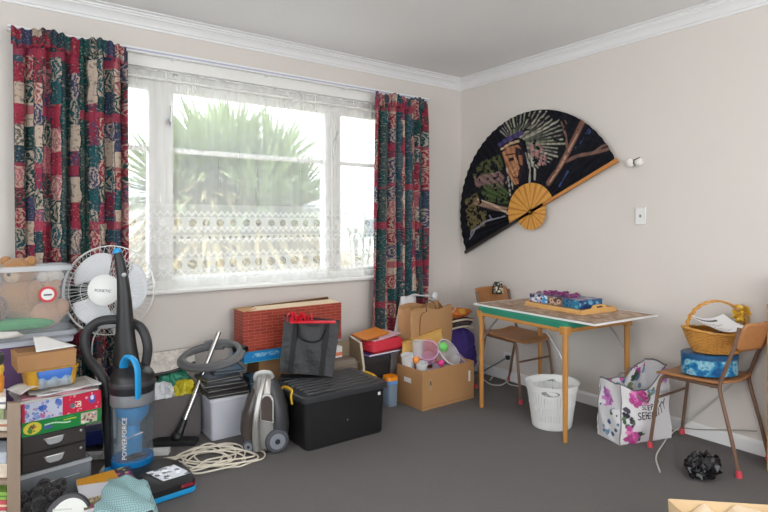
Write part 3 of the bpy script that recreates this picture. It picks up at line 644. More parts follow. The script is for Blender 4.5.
# ------------------------------------------------------------------ school chairs (front towards local -Y)
def chair(label, loc, rz):
    t = thing('school_chair', label, 'chair', loc, rz, group='plywood school chairs')
    W = .172
    def seatf(u, v):
        x = (u-.5)*.39*(1-.06*v); y = -.20+.40*v
        k = 1-max(0, abs(2*u-1)**8)*.0
        z = .452+.014*((2*u-1)**2)*(.4+.6*v)-.02*max(0, (.12-v)/.12)**2+.012*max(0, (v-.8)/.2)**2
        ex = .5*.39*(1-.06*v); r = .06                    # rounded corners
        if v < .15 or v > .85:
            dv = (.15-v if v < .15 else v-.85)*.40; sh = r-math.sqrt(max(0, r*r-dv*dv)); x *= (ex-sh)/ex
        return (x, y, z)
    MB().grid(seatf, 16, 20).build('seat', PLY, t, sm=60, thick=.011, local=True)
    def backf(u, v):
        a = (u-.5)*1.25; rr_ = .31; z = .655+.15*v
        w_ = 1.0
        if v > .7: w_ = 1-.10*((v-.7)/.3)**2
        if v < .3: w_ = 1-.10*((.3-v)/.3)**2
        a *= w_
        return (rr_*math.sin(a), .235+.045*v-(rr_-rr_*math.cos(a))*.0+.05-(1-math.cos(a))*rr_*.75, z)
    MB().grid(backf, 18, 10).build('backrest', PLY, t, sm=60, thick=.011, local=True)
    for s in (-1, 1):
        fl = part('leg', TUBE_BR, t, lambda q: q.tube(cr([(s*.185, -.215, .015), (s*.178, -.185, .25), (s*.172, -.165, .39), (s*.168, -.135, .435), (s*.165, -.06, .441), (s*.165, .12, .443), (s*.165, .17, .443)], 5), .0105, 8), local=True)
        rl = part('leg', TUBE_BR, t, lambda q: q.tube(cr([(s*.187, .265, .015), (s*.182, .225, .2), (s*.178, .175, .40), (s*.178, .172, .47), (s*.178, .215, .60), (s*.176, .247, .70), (s*.174, .262, .78)], 5), .0105, 8), local=True)
        for p, l in (((s*.185, -.215), fl), ((s*.187, .265), rl)):
            part('foot_cap', REDCAP, l, lambda q: q.lathe([(.001, 0), (.016, 0), (.017, .012), (.013, .034), (.0105, .036)], 10, Matrix.Translation((p[0], p[1], 0))), local=True)
    part('stretcher', TUBE_BR, t, lambda q: q.tube([(-.176, -.182, .30), (.176, -.182, .30)], .008, 8), local=True)
    part('seat_crossbar', TUBE_BR, t, lambda q: [q.tube([(-.165, -.05, .436), (.165, -.05, .436)], .008, 6), q.tube([(-.165, .12, .436), (.165, .12, .436)], .008, 6)], local=True)
    return t
ch1 = chair('plywood school chair tucked behind the card table in the corner', (3.395, 2.905, 0), R(-3))
ch2 = dup(ch1, (3.382, 1.507, 0), R(180-1), 'plywood school chair carrying a wicker basket and blue tin')
sc_ = thing('scarf', 'black and cream cloth hung over backrest behind the table', 'scarf', (3.48, 3.14, .64))
def scf(u, v):
    k = (v-.5)*2; y = 3.165-.02*(1 if k > 0 else -1)*min(1, abs(k)*3)-.03*(1 if k > 0 else 0)
    yy = 3.185-.045*math.cos(PI*min(1, max(0, v)))
    return (3.43+.09*u, 3.176-.020*math.cos(PI*v)+.006*math.sin(u*9), .845-.10*abs(2*v-1)**1.3+.0)
MB().grid(scf, 24, 40, color=lambda U, V: blobs(np.zeros(U.shape+(3,))+np.array([44, 42, 40]), U*.09, V*.3, 40, 0, .09, 0, .3, .006, .016, [(206, 196, 170), (170, 160, 130), (226, 220, 204)], 6)).build('cloth', PAINT, sc_, sm=60, thick=.004)

# wicker basket, tin, paper, bow on the nearer chair
WICK = wood('honey_wicker', (186, 124, 48), (220, 164, 84), axis=2)
TC = (3.385, 1.475)
tn = thing('oval_tin', 'blue oval cake tin with swirling print under the wicker basket', 'tin', (TC[0], TC[1], .468), R(-30))
gt = NT('blue_swirl_print'); cc = gt.coord(); nn = gt.noise(cc, 14, 4, .6); gt.l.new(gt.ramp(nn, [(0, (14, 44, 84)), (.42, (22, 86, 140)), (.52, (40, 130, 176)), (.60, (150, 200, 210)), (.66, (24, 96, 150)), (1, (20, 60, 110))], 'LINEAR'), gt.b.inputs['Base Color']); gt.b.inputs['Roughness'].default_value = .25
part('body', gt.m, tn, lambda q: q.stack([(0, ell(.150, .112, 40)), (.004, ell(.156, .118, 40)), (.095, ell(.156, .118, 40)), (.097, ell(.15, .112, 40))]), local=True)
part('lid', mat('dark_blue_tin_lid', (28, 84, 128), .3, var=.2), tn, lambda q: q.stack([(.092, ell(.158, .120, 40)), (.116, ell(.158, .120, 40)), (.121, ell(.150, .112, 40)), (.119, ell(.14, .10, 40))]), local=True)
BZ = .591; BC = (TC[0]+.035, TC[1]-.022)
bk = thing('wicker_basket', 'honey wicker basket with arched handle on the blue tin', 'basket', (BC[0], BC[1], BZ), R(-33))
def wv(q):
    for j in range(15):
        h = .006+j*.0075; k = j/14; rx = .125+.053*k**.8; ry = .088+.045*k**.8
        q.tube([((rx+.004*(1 if (i+j) % 2 else -1))*math.cos(2*PI*i/44), (ry+.004*(1 if (i+j) % 2 else -1))*math.sin(2*PI*i/44), h+.018*k*(math.cos(2*PI*i/44)**2)) for i in range(44)], .0052, 5, True)
part('woven_side', WICK, bk, wv, local=True)
part('stakes', WICK, bk, lambda q: [q.tube([((.125+.053*k**.8)*math.cos(2*PI*i/22), (.088+.045*k**.8)*math.sin(2*PI*i/22), .004+k*.108+.018*k*math.cos(2*PI*i/22)**2) for k in (0, .5, 1)], .004, 5) for i in range(22)], local=True)
part('rim', WICK, bk, lambda q: [q.tube([((.182+s)*math.cos(2*PI*i/48), (.137+s)*math.sin(2*PI*i/48), .120+.018*math.cos(2*PI*i/48)**2+.003*math.sin(i*2.0+s*900)) for i in range(48)], .0065, 6, True) for s in (-.005, .005)], local=True)
part('base', WICK, bk, lambda q: q.stack([(.0, ell(.128, .09, 32)), (.008, ell(.128, .09, 32))]), local=True)
part('handle', WICK, bk, lambda q: [q.tube([((.176*math.cos(a)), o+.006*math.sin(a*26+o*300), .125+.165*math.sin(a)) for a in [PI*i/60 for i in range(61)]], .0062, 6) for o in (-.009, 0, .009)], local=True)
bt_ = Vector((BC[0], BC[1], BZ-.03))
ps = thing('printed_sheet', 'white printed paper lying in the wicker basket', 'paper', tuple(bt_+Vector((-.03, -.02, .14))), R(-38))
def sheet(X, Y):
    C = np.zeros(X.shape+(3,))+np.array([236, 236, 238]); 
    for k in range(9): C = lay(C, (np.abs(Y-.02-.016*k) < .0028) & (X > .015) & (X < .10+.05*((k*37) % 5)/5) & (vnoise(X, Y, 160, 2) > .35), (110, 110, 116))
    C = lay(C, (np.abs(Y-.185) < .010) & (X > .02) & (X < .14), (60, 60, 66)); return C
MB().grid(lambda u, v: ((u-.5)*.20, (v-.5)*.24, .030+.035*v+.03*(abs(u-.5)*2)**2-.012*math.sin(PI*v)), 40, 48, color=lambda U, V: sheet(U*.2, V*.22)).build('page', PAINT, ps, sm=60, thick=.0008, local=True)
GOLD = mat('gold_satin_ribbon', (222, 178, 60), .35, .2, var=.15)
bo = thing('gold_bow', 'gold ribbon bow tied on the basket handle', 'bow', tuple(bt_+Vector((.125, -.085, .245))))
def bow(q):
    o = bt_+Vector((.122, -.082, .25)); r_ = random.Random(4)
    for k in range(9):
        a = k*2*PI/9; L = .045+.02*r_.random(); e = Vector((RT[0]*math.cos(a)*L, RT[1]*math.cos(a)*L, math.sin(a)*L))
        n_ = Vector((-FW[0], -FW[1], 0))*.02
        q.tube(cr([o, o+e*.6+n_+e.cross(n_).normalized()*.012, o+e, o+e*.6-n_*.2-e.cross(n_).normalized()*.012, o], 4), .009, 6, flat=.25)
part('loops', GOLD, bo, bow); part('knot', GOLD, bo, lambda q: q.ball(bt_+Vector((.116, -.090, .252)), .014, 10))
ct = thing('craft_bundle', 'dark mixed bits tucked inside the wicker basket', 'bundle', tuple(bt_+Vector((0, 0, .01))))
part('bundle', mat('mauve_brown_bits', (110, 88, 90), .8, var=.4, scale=40, bump=.6), ct, lambda q: q.ball((bt_.x, bt_.y, BZ+.062), (.115, .085, .05), 16))

# laundry basket
lb = thing('laundry_basket', 'white slatted plastic laundry basket under the card table', 'laundry basket', (3.035, 2.30, 0))
def lrad(z): return .132+.042*(z/.285)
def lpt(a, z, r=0.0): return (3.035+(lrad(z)+r)*math.cos(a), 2.30+(lrad(z)+r)*math.sin(a)*.92, z)
part('base_ring', WPLAST, lb, lambda q: q.stack([(0, ell(.128, .118, 40), 3.035, 2.30), (.006, ell(.134, .123, 40), 3.035, 2.30), (.055, ell(.141, .130, 40), 3.035, 2.30), (.055, ell(.136, .125, 40), 3.035, 2.30), (.010, ell(.128, .118, 40), 3.035, 2.30)]))
for k in range(48):
    a = 2*PI*(k+.5)/48
    part('slat', WPLAST, lb, lambda q: q.loft([[lpt(a-.055, z, 0), lpt(a+.055, z, 0), lpt(a+.05, z, -.005), lpt(a-.05, z, -.005)] for z in (.05, .15, .245)]))
part('mid_ring', WPLAST, lb, lambda q: q.tube([lpt(2*PI*i/48, .15, -.003) for i in range(48)], .005, 6, True))
HA = math.atan2(-.6, -.8)                 # hand-hold direction faces the viewer
def dip(a): 
    d = min(abs((a-HA+PI) % (2*PI)-PI), abs((a-HA) % (2*PI)-PI)); return .0 if d > .5 else .035*math.cos(d/.5*PI/2)
def rimf(q):
    n = 64
    secs = []
    for i in range(n):
        a = 2*PI*i/n; b = .240-dip(a); secs.append([lpt(a, b, 0), lpt(a, .283, .001), lpt(a, .288, .010), lpt(a, .283, .012), lpt(a, .278, .004), lpt(a, b, .003)])
    q.loft(secs, closed=True)
part('rim_band', WPLAST, lb, rimf)
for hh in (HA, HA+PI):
    part('hand_hold_shade', mat('slot_shade_grey', (150, 150, 148), .6), lb, lambda q: q.loft([[lpt(hh+.36*math.cos(t)*(1 if 1 else 1), .247+.017*math.sin(t), o) for t in [2*PI*i/20 for i in range(20)]] for o in (.0045, .0055)]))  # solid grey ovals paint the shade of the hand-hold openings

# floral shopping bag
FB = (3.075, 1.84)
fb = thing('shopping_bag', 'white reusable shopping bag with pink flowers and SLEEP IN SERENITY lettering', 'bag', (3.33, 1.92, 0))
FX, FY, FH = .385, .205, .355
def bag_pt(s, v):                          # s runs round: left gusset, front, right gusset, back (metres)
    per = 2*(FX+FY); s = s % per
    if s < FY: x, y = 0, FY-s
    elif s < FY+FX: x, y = s-FY, 0
    elif s < 2*FY+FX: x, y = FX, s-FY-FX
    else: x, y = FX-(s-2*FY-FX), FY
    fx, fy = x/FX, y/FY; k = v
    bulge = math.sin(PI*min(1, v*1.05))*.028
    yy = y+(-bulge*math.sin(PI*fx) if fy < .02 else bulge*.3*math.sin(PI*fx) if fy > .98 else 0)
    xx = x+(-bulge*.5*math.sin(PI*fy)*(-1 if v > .55 else 1) if fx < .02 else 0)
    xx += (.030*k if fx < .5 else -.012*k)*(1-abs(fy-.5)*.5); yy += .02*k*(1-fy)
    top = FH*(1-.10*math.sin(PI*fx)*(1.4 if fy < .5 else .5))+.10*max(0, fx-.55)/.45+.006*math.sin(s*38)
    xx += .004*math.sin(s*45+v*9); yy += .005*math.sin(s*36+v*13)
    ca, sa = math.cos(R(-18)), math.sin(R(-18))
    return (FB[0]+xx*ca-yy*sa, FB[1]+xx*sa+yy*ca, .003+top*v)
def bag_art(U, V):
    per = 2*(FX+FY); X = U*per; Y = V*FH; C = np.zeros(X.shape+(3,))+np.array([222, 220, 222])
    def flower(C, cx, cy, r, cols, seed):
        rr = random.Random(seed)
        for k in range(16): 
            a = k*2.4; q = r*math.sqrt(k/16); C = lay(C, np.hypot(X-cx-q*math.cos(a), (Y-cy-q*math.sin(a))*1.15) < r*.36*(.75+.5*vnoise(X, Y, 90, seed)), rr.choice(cols), .9)
        return C
    pk_ = [(206, 84, 156), (176, 60, 130), (226, 130, 186), (190, 70, 150)]; lv = [(96, 124, 86), (60, 84, 60), (130, 150, 110)]; bl = [(84, 120, 160), (60, 90, 130), (120, 160, 190)]; dk = [(50, 48, 60), (76, 70, 86)]
    C = blobs(C, X, Y, 10, FY*.2, FY*.95, .03, .12, .008, .016, bl, 2); C = flower(C, FY*.35, .25, .045, [(200, 120, 190), (170, 90, 170)], 4); C = blobs(C, X, Y, 6, 0, FY, .14, .2, .006, .012, lv+bl, 5)
    f = FY
    C = blobs(C, X, Y, 16, f+.01, f+.13, .10, .22, .008, .015, lv+dk, 7); C = blobs(C, X, Y, 7, f+.02, f+.07, .17, .22, .010, .016, dk, 8)
    C = flower(C, f+.085, .06, .055, pk_, 9); C = blobs(C, X, Y, 5, f+.13, f+.17, .02, .07, .008, .014, lv, 4)
    C = lay(C, (X > f+.085+.06*(Y-.1)/.2) & (X < f+FX) & (Y > .08), (222, 220, 222), .95)
    C = flower(C, f+.11, .30, .05, pk_, 12); C = flower(C, f+.17, .31, .045, pk_, 13); C = blobs(C, X, Y, 8, f+.23, f+.31, .29, .35, .008, .014, bl+lv, 14); C = flower(C, f+.36, .32, .03, [(196, 150, 206), (180, 120, 190)], 15)
    C = blobs(C, X, Y, 26, FY*2+FX, per, .22, .36, .01, .02, pk_+bl+lv, 17)
    C = lay(C, np.abs(X-f) < .004, (120, 116, 120)); C = lay(C, np.abs(X-.001) < .003, (120, 116, 120)); C = lay(C, (V > .975), (110, 106, 112)); return C
per = 2*(FX+FY)
MB().grid(lambda u, v: bag_pt(u*per, v), 300, 110, color=bag_art).build('printed_sides', PAINT, fb, sm=60, thick=.003)
part('base', mat('bag_base_white', (214, 212, 214), .7), fb, lambda q: q.loft([[tuple(bag_pt(s_, 0))[:2]+(z_,) for s_ in (.001, FY, FY+FX, 2*FY+FX)] for z_ in (.0, .005)]), sm=0)
STRAP = mat('grey_webbing', (120, 118, 124), .8)
part('strap', STRAP, fb, lambda q: q.tube(cr([Vector(bag_pt(FY+a, b))+Vector((-.31, -.95, 0))*o for a, b, o in ((.11, .93, .004), (.125, .86, .012), (.16, .80, .014), (.20, .80, .014), (.225, .85, .013), (.235, .93, .004))], 5), .0045, 6))
part('strap', STRAP, fb, lambda q: q.tube(cr([Vector(bag_pt(2*FY+FX+a, b)) for a, b in ((.10, .97), (.12, 1.06), (.17, 1.10), (.22, 1.07), (.25, .98))], 5), .0045, 6))
TXT = mat('charcoal_print', (40, 38, 44), .6)
def onbag(x0, z0):
    def w_(v):
        s = FY+x0+v.x; zz = z0+v.y+.18*(v.x)*.0; p = Vector(bag_pt(s, zz/ (FH*.9))); return Vector((p.x-(.0035+v.z)*.31, p.y-(.0035+v.z)*.95, p.z))
    return w_
lettering('lettering', 'SLEEP IN', .044, TXT, fb, None, .0004, onbag(.215, .215), 'CENTER', .95)
lettering('lettering', 'SERENITY', .062, TXT, fb, None, .0004, onbag(.225, .165), 'CENTER', .92)

# ------------------------------------------------------------------ nearer bits on the right: bookcase, black plastic, paper bag, cords
OAK = wood('orange_pine_shelf', (188, 118, 48), (214, 148, 74), axis=2)
bc = thing('bookcase', 'orange pine bookcase at the right edge of the picture', 'bookcase', (3.49, .88, 0))
BX0, BX1, BY0, BY1, BH = 3.40, 3.59, .55, 1.192, .895
part('side_panel', OAK, bc, lambda q: q.b2((BX0, BY1-.02, 0), (BX1, BY1, BH)), bev=.002); part('side_panel', OAK, bc, lambda q: q.b2((BX0, BY0, 0), (BX1, BY0+.02, BH)), bev=.002)
for z in (.06, .33, .60, .875): part('shelf', OAK, bc, lambda q: q.b2((BX0+.005, BY0+.02, z), (BX1, BY1-.02, z+.02)), bev=.002)
part('back_panel', OAK, bc, lambda q: q.b2((BX1-.006, BY0+.02, .06), (BX1, BY1-.02, .87)), sm=0)
r_ = random.Random(12)
for z in (.351, .621):
    yy = BY1-.024
    for k in range(4):
        w_ = r_.uniform(.022, .05); h = r_.uniform(.16, .22); c = r_.choice([(176, 60, 50), (220, 214, 204), (60, 84, 130), (206, 150, 60), (70, 110, 80), (120, 70, 96)])
        b_ = thing('book', f'{["slim", "thin", "narrow", "stout", "plain", "worn", "small", "dull", "short"][k]} upright book on {"middle" if z < .5 else "upper"} shelf of orange bookcase', 'book', (BX0+.12, yy-w_/2, z), group='books in the bookcase')
        part('cover', mat('book_cover_%d_%d_%d' % c, c, .5), b_, lambda q: q.b2((BX0+.03, yy-w_, z), (BX0+.17, yy, z+h)), bev=.002); part('pages', PAPER, b_, lambda q: q.b2((BX0+.034, yy-w_+.003, z+h-.002), (BX0+.169, yy-.003, z+h+.0005)), sm=0)
        yy -= w_+.001
gb = thing('plastic_bag', 'crumpled pale teal plastic bag on the bottom shelf of bookcase', 'bag', (3.475, 1.12, .08))
def crumple(c, r3, seed, n=30, amp=.28):
    def f_(q):
        q.grid(lambda u, v: (lambda a, b, k: (c[0]+r3[0]*k*math.cos(a)*math.sin(b), c[1]+r3[1]*k*math.sin(a)*math.sin(b), c[2]+r3[2]*(1-k*math.cos(b)*(1 if 1 else 0)) ))(2*PI*u, PI*v, 1+amp*(float(vnoise(np.array([math.cos(2*PI*u)*math.sin(PI*v)*2+9]), np.array([math.sin(2*PI*u)*math.sin(PI*v)*2+math.cos(PI*v)*2+9]), 2.2, seed)[0])-.5)*2*math.sin(PI*v)), n, n//2, closeu=True)
    return f_
part('bag_body', mat('pale_teal_film', (186, 206, 200), .3, var=.1), gb, crumple((3.475, 1.09, .082), (.06, .07, .10), 3), sm=25)
pb = thing('box_on_shelf', 'pale blue storage box on top of the orange bookcase', 'box', (3.5, 1.08, BH))
part('body', mat('pale_blue_box', (176, 190, 214), .5), pb, lambda q: q.b2((3.41, .95, BH), (3.585, 1.185, BH+.115)), bev=.004); part('lid', mat('pale_blue_box_lid', (190, 204, 224), .5), pb, lambda q: q.b2((3.407, .947, BH+.115), (3.588, 1.188, BH+.14)), bev=.003)
BLKP = mat('shiny_black_film', (24, 24, 27), .18, var=.1)
bp = thing('black_plastic_bag', 'crumpled shiny black plastic on the carpet by the chair', 'plastic bag', tuple(atZ(702, 484, 0)))
c = atZ(702, 477, 0)
def bpl(q):
    crumple((c.x, c.y, 0), (.095, .070, .058), 5, 34, .4)(q)
    r_ = random.Random(3)
    q.v = [Vector((v.x+r_.uniform(-.006, .006), v.y+r_.uniform(-.006, .006), max(.001, v.z+r_.uniform(-.008, .008)+.02*math.sin(v.x*70)*math.sin(v.y*80)))) for v in q.v]
part('film', BLKP, bp, bpl, sm=15)
pg = thing('paper_carrier_bag', 'open kraft paper bag cut off at the bottom right', 'paper bag', (2.30, .905, 0), R(-36))
KR = mat('cream_kraft_paper', (222, 192, 150), .8, var=.08, scale=8)
def pbag(q):
    pts = rrect(.40, .22, .012, 2); n = len(pts)
    q.loft([[(x*s, y*s, z+(.012*math.sin(x*26)+.008*math.sin(y*40) if z > .2 else 0)) for x, y in pts] for z, s in ((0, .95), (.12, 1.0), (.225, 1.03))], caps=False)
part('sides', KR, pg, pbag, local=True, thick=.002, sm=30); part('base', KR, pg, lambda q: q.b2((-.19, -.10, 0), (.19, .10, .004)), local=True, sm=0)
part('filling', mat('crumpled_tissue_cream', (232, 208, 178), .8, var=.12, bump=.6, bscale=20), pg, lambda q: q.grid(lambda u, v: ((u-.5)*.385, (v-.5)*.205, .165+.05*float(vnoise(np.array([u*3]), np.array([v*2]), 2.0, 2)[0])), 24, 14), local=True, sm=20)
WC = mat('white_cable_sheath', (206, 204, 198), .5, var=.03)
part('cord', None, None, lambda q: q.tube(cr([atZ(660, 472, .004), atZ(656, 458, .004), atZ(661, 447, .004), atZ(672, 433, .004), atX(690, 420, XR-.024), atX(720, 395, XR-.01), atX(745, 372, XR-.008), atX(757, 360, XR-.008)], 6), .0045, 6), label='thin white cable running up the wall behind the basket chair', cat='cable').data.materials.append(WC)
part('cord', None, None, lambda q: q.tube(cr([atX(684, 428, XR-.024), atX(700, 429.5, XR-.024), atX(730, 430, XR-.022), atX(757, 431, XR-.022)], 6), .004, 6), label='thin grey cable along the skirting under the basket chair', cat='cable').data.materials.append(mat('grey_cable_sheath', (160, 156, 150), .5))
DC = mat('teal_grey_cable', (108, 120, 124), .5)
part('flex_cable', None, None, lambda q: q.tube(cr([(XR-.045, 3.165, .197), (XR-.09, 3.2, .16), (XR-.14, 3.28, .10), (XR-.20, 3.36, .03), (XR-.28, 3.40, .006), (XR-.33, 3.33, .006)], 6), .006, 6), label='grey power cord hanging from the outlet behind the table', cat='cable').data.materials.append(DC)
for k, pl_ in enumerate(([(486, 374), (492, 368), (499, 371), (505, 378), (514, 380)], [(478, 372), (486, 378), (497, 379), (506, 374), (512, 377)])):
    part('loose_cord', None, None, lambda q: q.tube(cr([atZ(px+4, py+6, .005) for px, py in pl_], 6), .005, 6), label=['white loose cord lying by the skirting behind the table', 'white looped cord on the carpet behind the table'][k], cat='cable').data.materials.append(WC)
# ------------------------------------------------------------------ upright vacuum cleaner
uv_ = thing('upright_vacuum', 'black and blue upright vacuum cleaner standing in front of fan', 'vacuum', (.635, 3.0, 0))
VD = 2.83
def vp(px, py, dd=0.0): return at(px, py, VD+dd)
ax0 = at(132.5, 470, VD); CX, CY = ax0.x, ax0.y
SMOKE = clear_mat('smoky_canister', (150, 156, 162), .26, .12, (225, 235, 240)); BLUET = clear_mat('blue_clear_plastic', (30, 140, 215), .6, .15, (120, 200, 250))
part('canister', SMOKE, uv_, lambda q: q.lathe([(.085, .10), (.098, .115), (.100, .30), (.101, .41), (.104, .415), (.104, .47)], 36, Matrix.Translation((CX, CY, 0))))
part('canister_base', BLUET, uv_, lambda q: q.lathe([(.001, .082), (.09, .085), (.1, .10), (.101, .135), (.095, .14), (.001, .14)], 36, Matrix.Translation((CX, CY, 0))))
part('canister_collar', mat('smoke_grey_collar', (120, 122, 126), .3), uv_, lambda q: q.lathe([(.1015, .41), (.106, .415), (.106, .465), (.1, .475), (.001, .475)], 36, Matrix.Translation((CX, CY, 0))))
cyc = part('cyclone', BLUEP, uv_, lambda q: q.lathe([(.03, .14), (.045, .16), (.048, .24), (.034, .26), (.034, .30), (.07, .34), (.08, .37), (.08, .40), (.06, .41), (.001, .41)], 28, Matrix.Translation((CX, CY, 0))))
part('deflector_fin', LGREY, cyc, lambda q: q.tube([at(126, 440, VD-.07), at(133, 436, VD-.085), at(143, 432, VD-.075)], .004, 6))
part('upper_body', BPLAST, uv_, lambda q: q.stack([(.47, ell(.106, .106, 32), CX, CY), (.50, ell(.108, .108, 32), CX, CY), (.55, ell(.106, .105, 32), CX, CY), (.57, ell(.095, .09, 32), CX, CY), (.60, ell(.074, .06, 32), CX-.012, CY+.012)]))
part('body_trim', DGREY, uv_, lambda q: q.lathe([(.1095, .505), (.111, .51), (.111, .525), (.1095, .53)], 36, Matrix.Translation((CX, CY, 0))))
def wand(q):
    secs = []
    for px, py, w, dp in ((127, 374, .072, .05), (126.5, 362, .066, .048), (125.5, 345, .055, .042), (125, 325, .044, .038), (124.5, 300, .036, .032), (123, 280, .030, .028), (120, 262, .026, .022), (117.5, 252, .021, .017)):
        c = vp(px, py, .02); secs.append([(c.x+RT[0]*w*math.cos(a)+FW[0]*dp*math.sin(a), c.y+RT[1]*w*math.cos(a)+FW[1]*dp*math.sin(a), c.z) for a in [2*PI*i/20 for i in range(20)]])
    q.loft(secs)
wd_ = part('handle_stem', BPLAST, uv_, wand)
part('handle_cap', BLUEP, wd_, lambda q: q.tube([vp(117.6, 253, .02), vp(116.8, 250.5, .02), vp(116, 248.5, .02)], [.0225, .0215, .012], 14))
part('power_button', LGREY, wd_, lambda q: q.ball(vp(124, 275, -.012), (.012, .012, .012), 12))
part('carry_handle', BLUEP, uv_, lambda q: q.tube(cr([vp(124, 376, -.02), vp(124, 364, -.06), vp(128, 357, -.10), vp(134, 360, -.125), vp(137.5, 370, -.13), vp(138, 385, -.125), vp(138, 398, -.115)], 6), .021, 10, flat=.55))
HOSE = NT('ribbed_black_hose'); nh = HOSE.n.new('ShaderNodeTexWave'); nh.inputs['Scale'].default_value = 38; nh.bands_direction = 'DIAGONAL'; HOSE.l.new(HOSE.coord(), nh.inputs['Vector']); HOSE.b.inputs['Base Color'].default_value = lin((52, 52, 54)); HOSE.b.inputs['Roughness'].default_value = .5; HOSE.bump(nh.outputs[0], .2, .005)
part('hose', HOSE.m, uv_, lambda q: q.tube(cr([vp(141, 378, .05), vp(146, 362, .06), vp(147.5, 345, .06), vp(142, 329, .07), vp(130, 322, .08), vp(114, 319.5, .08), vp(98, 322, .08), vp(87, 332, .07), vp(84.5, 346, .06), vp(89, 360, .05), vp(98, 370, .04), vp(105, 382, .03), vp(107, 398, .02)], 8), .0245, 12))
part('hose_wand', BPLAST, uv_, lambda q: q.tube([vp(107, 396, .02), vp(107.5, 420, .02), vp(109, 445, .02), vp(110, 470, .02)], [.026, .026, .024, .024], 14))
HD = Matrix.Translation((.705, 2.87, 0)) @ Matrix.Rotation(R(6), 4, 'Z')
part('floor_head', BPLAST, uv_, lambda q: q.stack([(.022, rrect(.275, .26, .035), 0, 0), (.06, rrect(.275, .26, .04), 0, 0), (.082, rrect(.255, .23, .04), 0, .012), (.108, rrect(.20, .13, .04), -.02, .06)], HD))
part('bumper', BLUEP, uv_, lambda q: q.stack([(.006, rrect(.275, .262, .036)), (.022, rrect(.282, .267, .038)), (.030, rrect(.280, .265, .038))], HD))
MB().grid(lambda u, v: HD @ Vector((-.02+.135*u-.05*v, -.098+.09*v, .087+.025*v)), 30, 30, color=lambda U, V: blobs(np.zeros(U.shape+(3,))+np.array([206, 208, 216]), U, V, 26, 0, 1, 0, 1, .04, .10, [(120, 120, 132), (70, 70, 80), (236, 238, 242)], 3)).build('patterned_window', PAINTG, uv_, sm=0, thick=.003)
lettering('emblem', 'BISSELL', .022, mat('red_emblem', (206, 60, 84), .4), uv_, HD @ Matrix.Translation((.09, -.1305, .047)) @ Matrix.Rotation(PI/2, 4, 'X'), .0008)
part('neck', BPLAST, uv_, lambda q: q.tube([(CX+.005, CY-.06, .085), (CX, CY-.01, .10), (CX, CY, .12)], [.05, .075, .085], 18))
for s in (-1, 1):
    part('wheel', BLUEP, uv_, lambda q: q.lathe([(.001, -.018), (.035, -.018), (.042, -.010), (.042, .010), (.035, .018), (.001, .018)], 20, Matrix.Translation((CX+s*.122*RT[0]*1.05, CY+s*.122*RT[1]*.4+.02, .042)) @ Matrix.Rotation(PI/2, 4, 'Y')))
def vtxt(v):                               # lettering wrapped round the canister, reading upwards
    a0 = math.atan2(-CY, -CX)-.36; a = a0+(-v.y)/.101; r = .1015+v.z; return Vector((CX+r*math.cos(a), CY+r*math.sin(a), .155+v.x))
lettering('lettering', 'POWERFORCE', .032, WPLAST, uv_, None, .0004, vtxt, 'LEFT', 1.0)

# ------------------------------------------------------------------ pedestal fan
FD = 3.02; fc = at(109, 290, FD); FR = 44.5/F_PX*FD
pf = thing('pedestal_fan', 'white pedestal fan with wire grille behind the upright vacuum', 'fan', (fc.x, fc.y+.06, 0))
FM = Matrix.Translation(fc) @ Matrix.Rotation(-YAW-R(8)+R(12), 4, 'Z') @ Matrix.Rotation(R(-6)+PI/2, 4, 'X')   # local z = towards the viewer
def ring(r, z, t, n=56): return lambda q: q.tube([(r*math.cos(2*PI*i/n), r*math.sin(2*PI*i/n), z) for i in range(n)], t, 6, True, FM)
WIRE = mat('white_coated_wire', (222, 222, 222), .4, var=.03)
def front(q):
    for k in range(56):
        a = 2*PI*k/56; q.tube([(r*math.cos(a+o), r*math.sin(a+o), z) for r, z, o in ((.072, .062, 0), (FR*.5, .062, .05), (FR*.85, .045, .09), (FR*.985, .004, .12))], .0013, 4, False, FM)
    for r, z in ((FR*.5, .063), (FR*.78, .051)): ring(r, z, .0014)(q)
part('front_grille', WIRE, pf, front)
def rear(q):
    for k in range(44):
        a = 2*PI*k/44; q.tube([(r*math.cos(a), r*math.sin(a), z) for r, z in ((.06, -.085), (FR*.6, -.085), (FR*.9, -.055), (FR*.985, -.006))], .0013, 4, False, FM)
    ring(FR*.6, -.085, .0014)(q)
part('rear_grille', WIRE, pf, rear)
part('grille_rim', WPLAST, pf, lambda q: q.lathe([(FR*.985, -.012), (FR, -.010), (FR*1.005, 0), (FR, .010), (FR*.985, .012)], 64, FM))
BLADE = mat('pale_fan_blade', (222, 224, 228), .3, var=.02)
for k in range(3):
    a0 = R(112+120*k)
    def bl(u, v):
        a = a0-R(46)*(.55+.45*v)+R(92)*(.55+.45*v)*u+R(16)*v; e = 4*u*(1-u); r = .045+(FR*.86-.045)*v*(1-.16*(1-e)**2)
        return (r*math.cos(a), r*math.sin(a), .012-.035*(u-.5)*(.4+v))
    MB().grid(bl, 14, 12, FM).build('blade', BLADE, pf, sm=80, thick=.003)
hubp = part('hub_cover', WPLAST, pf, lambda q: q.lathe([(.084, .058), (.084, .068), (.078, .072), (.03, .075), (.001, .0755)], 36, FM))
lettering('lettering', 'PONETIC', .021, mat('black_print', (30, 30, 32), .5), hubp, FM @ Matrix.Translation((0, -.004, .0755)) @ Matrix.Rotation(R(-4), 4, 'Z'), .0006)
part('spinner', BLADE, pf, lambda q: q.lathe([(.001, .04), (.03, .036), (.045, .02), (.048, -.01)], 24, FM))
part('motor_housing', WPLAST, pf, lambda q: q.lathe([(.001, -.21), (.04, -.205), (.06, -.18), (.065, -.12), (.06, -.086), (.001, -.086)], 24, FM))
mb_ = FM @ Vector((0, -.05, -.14))
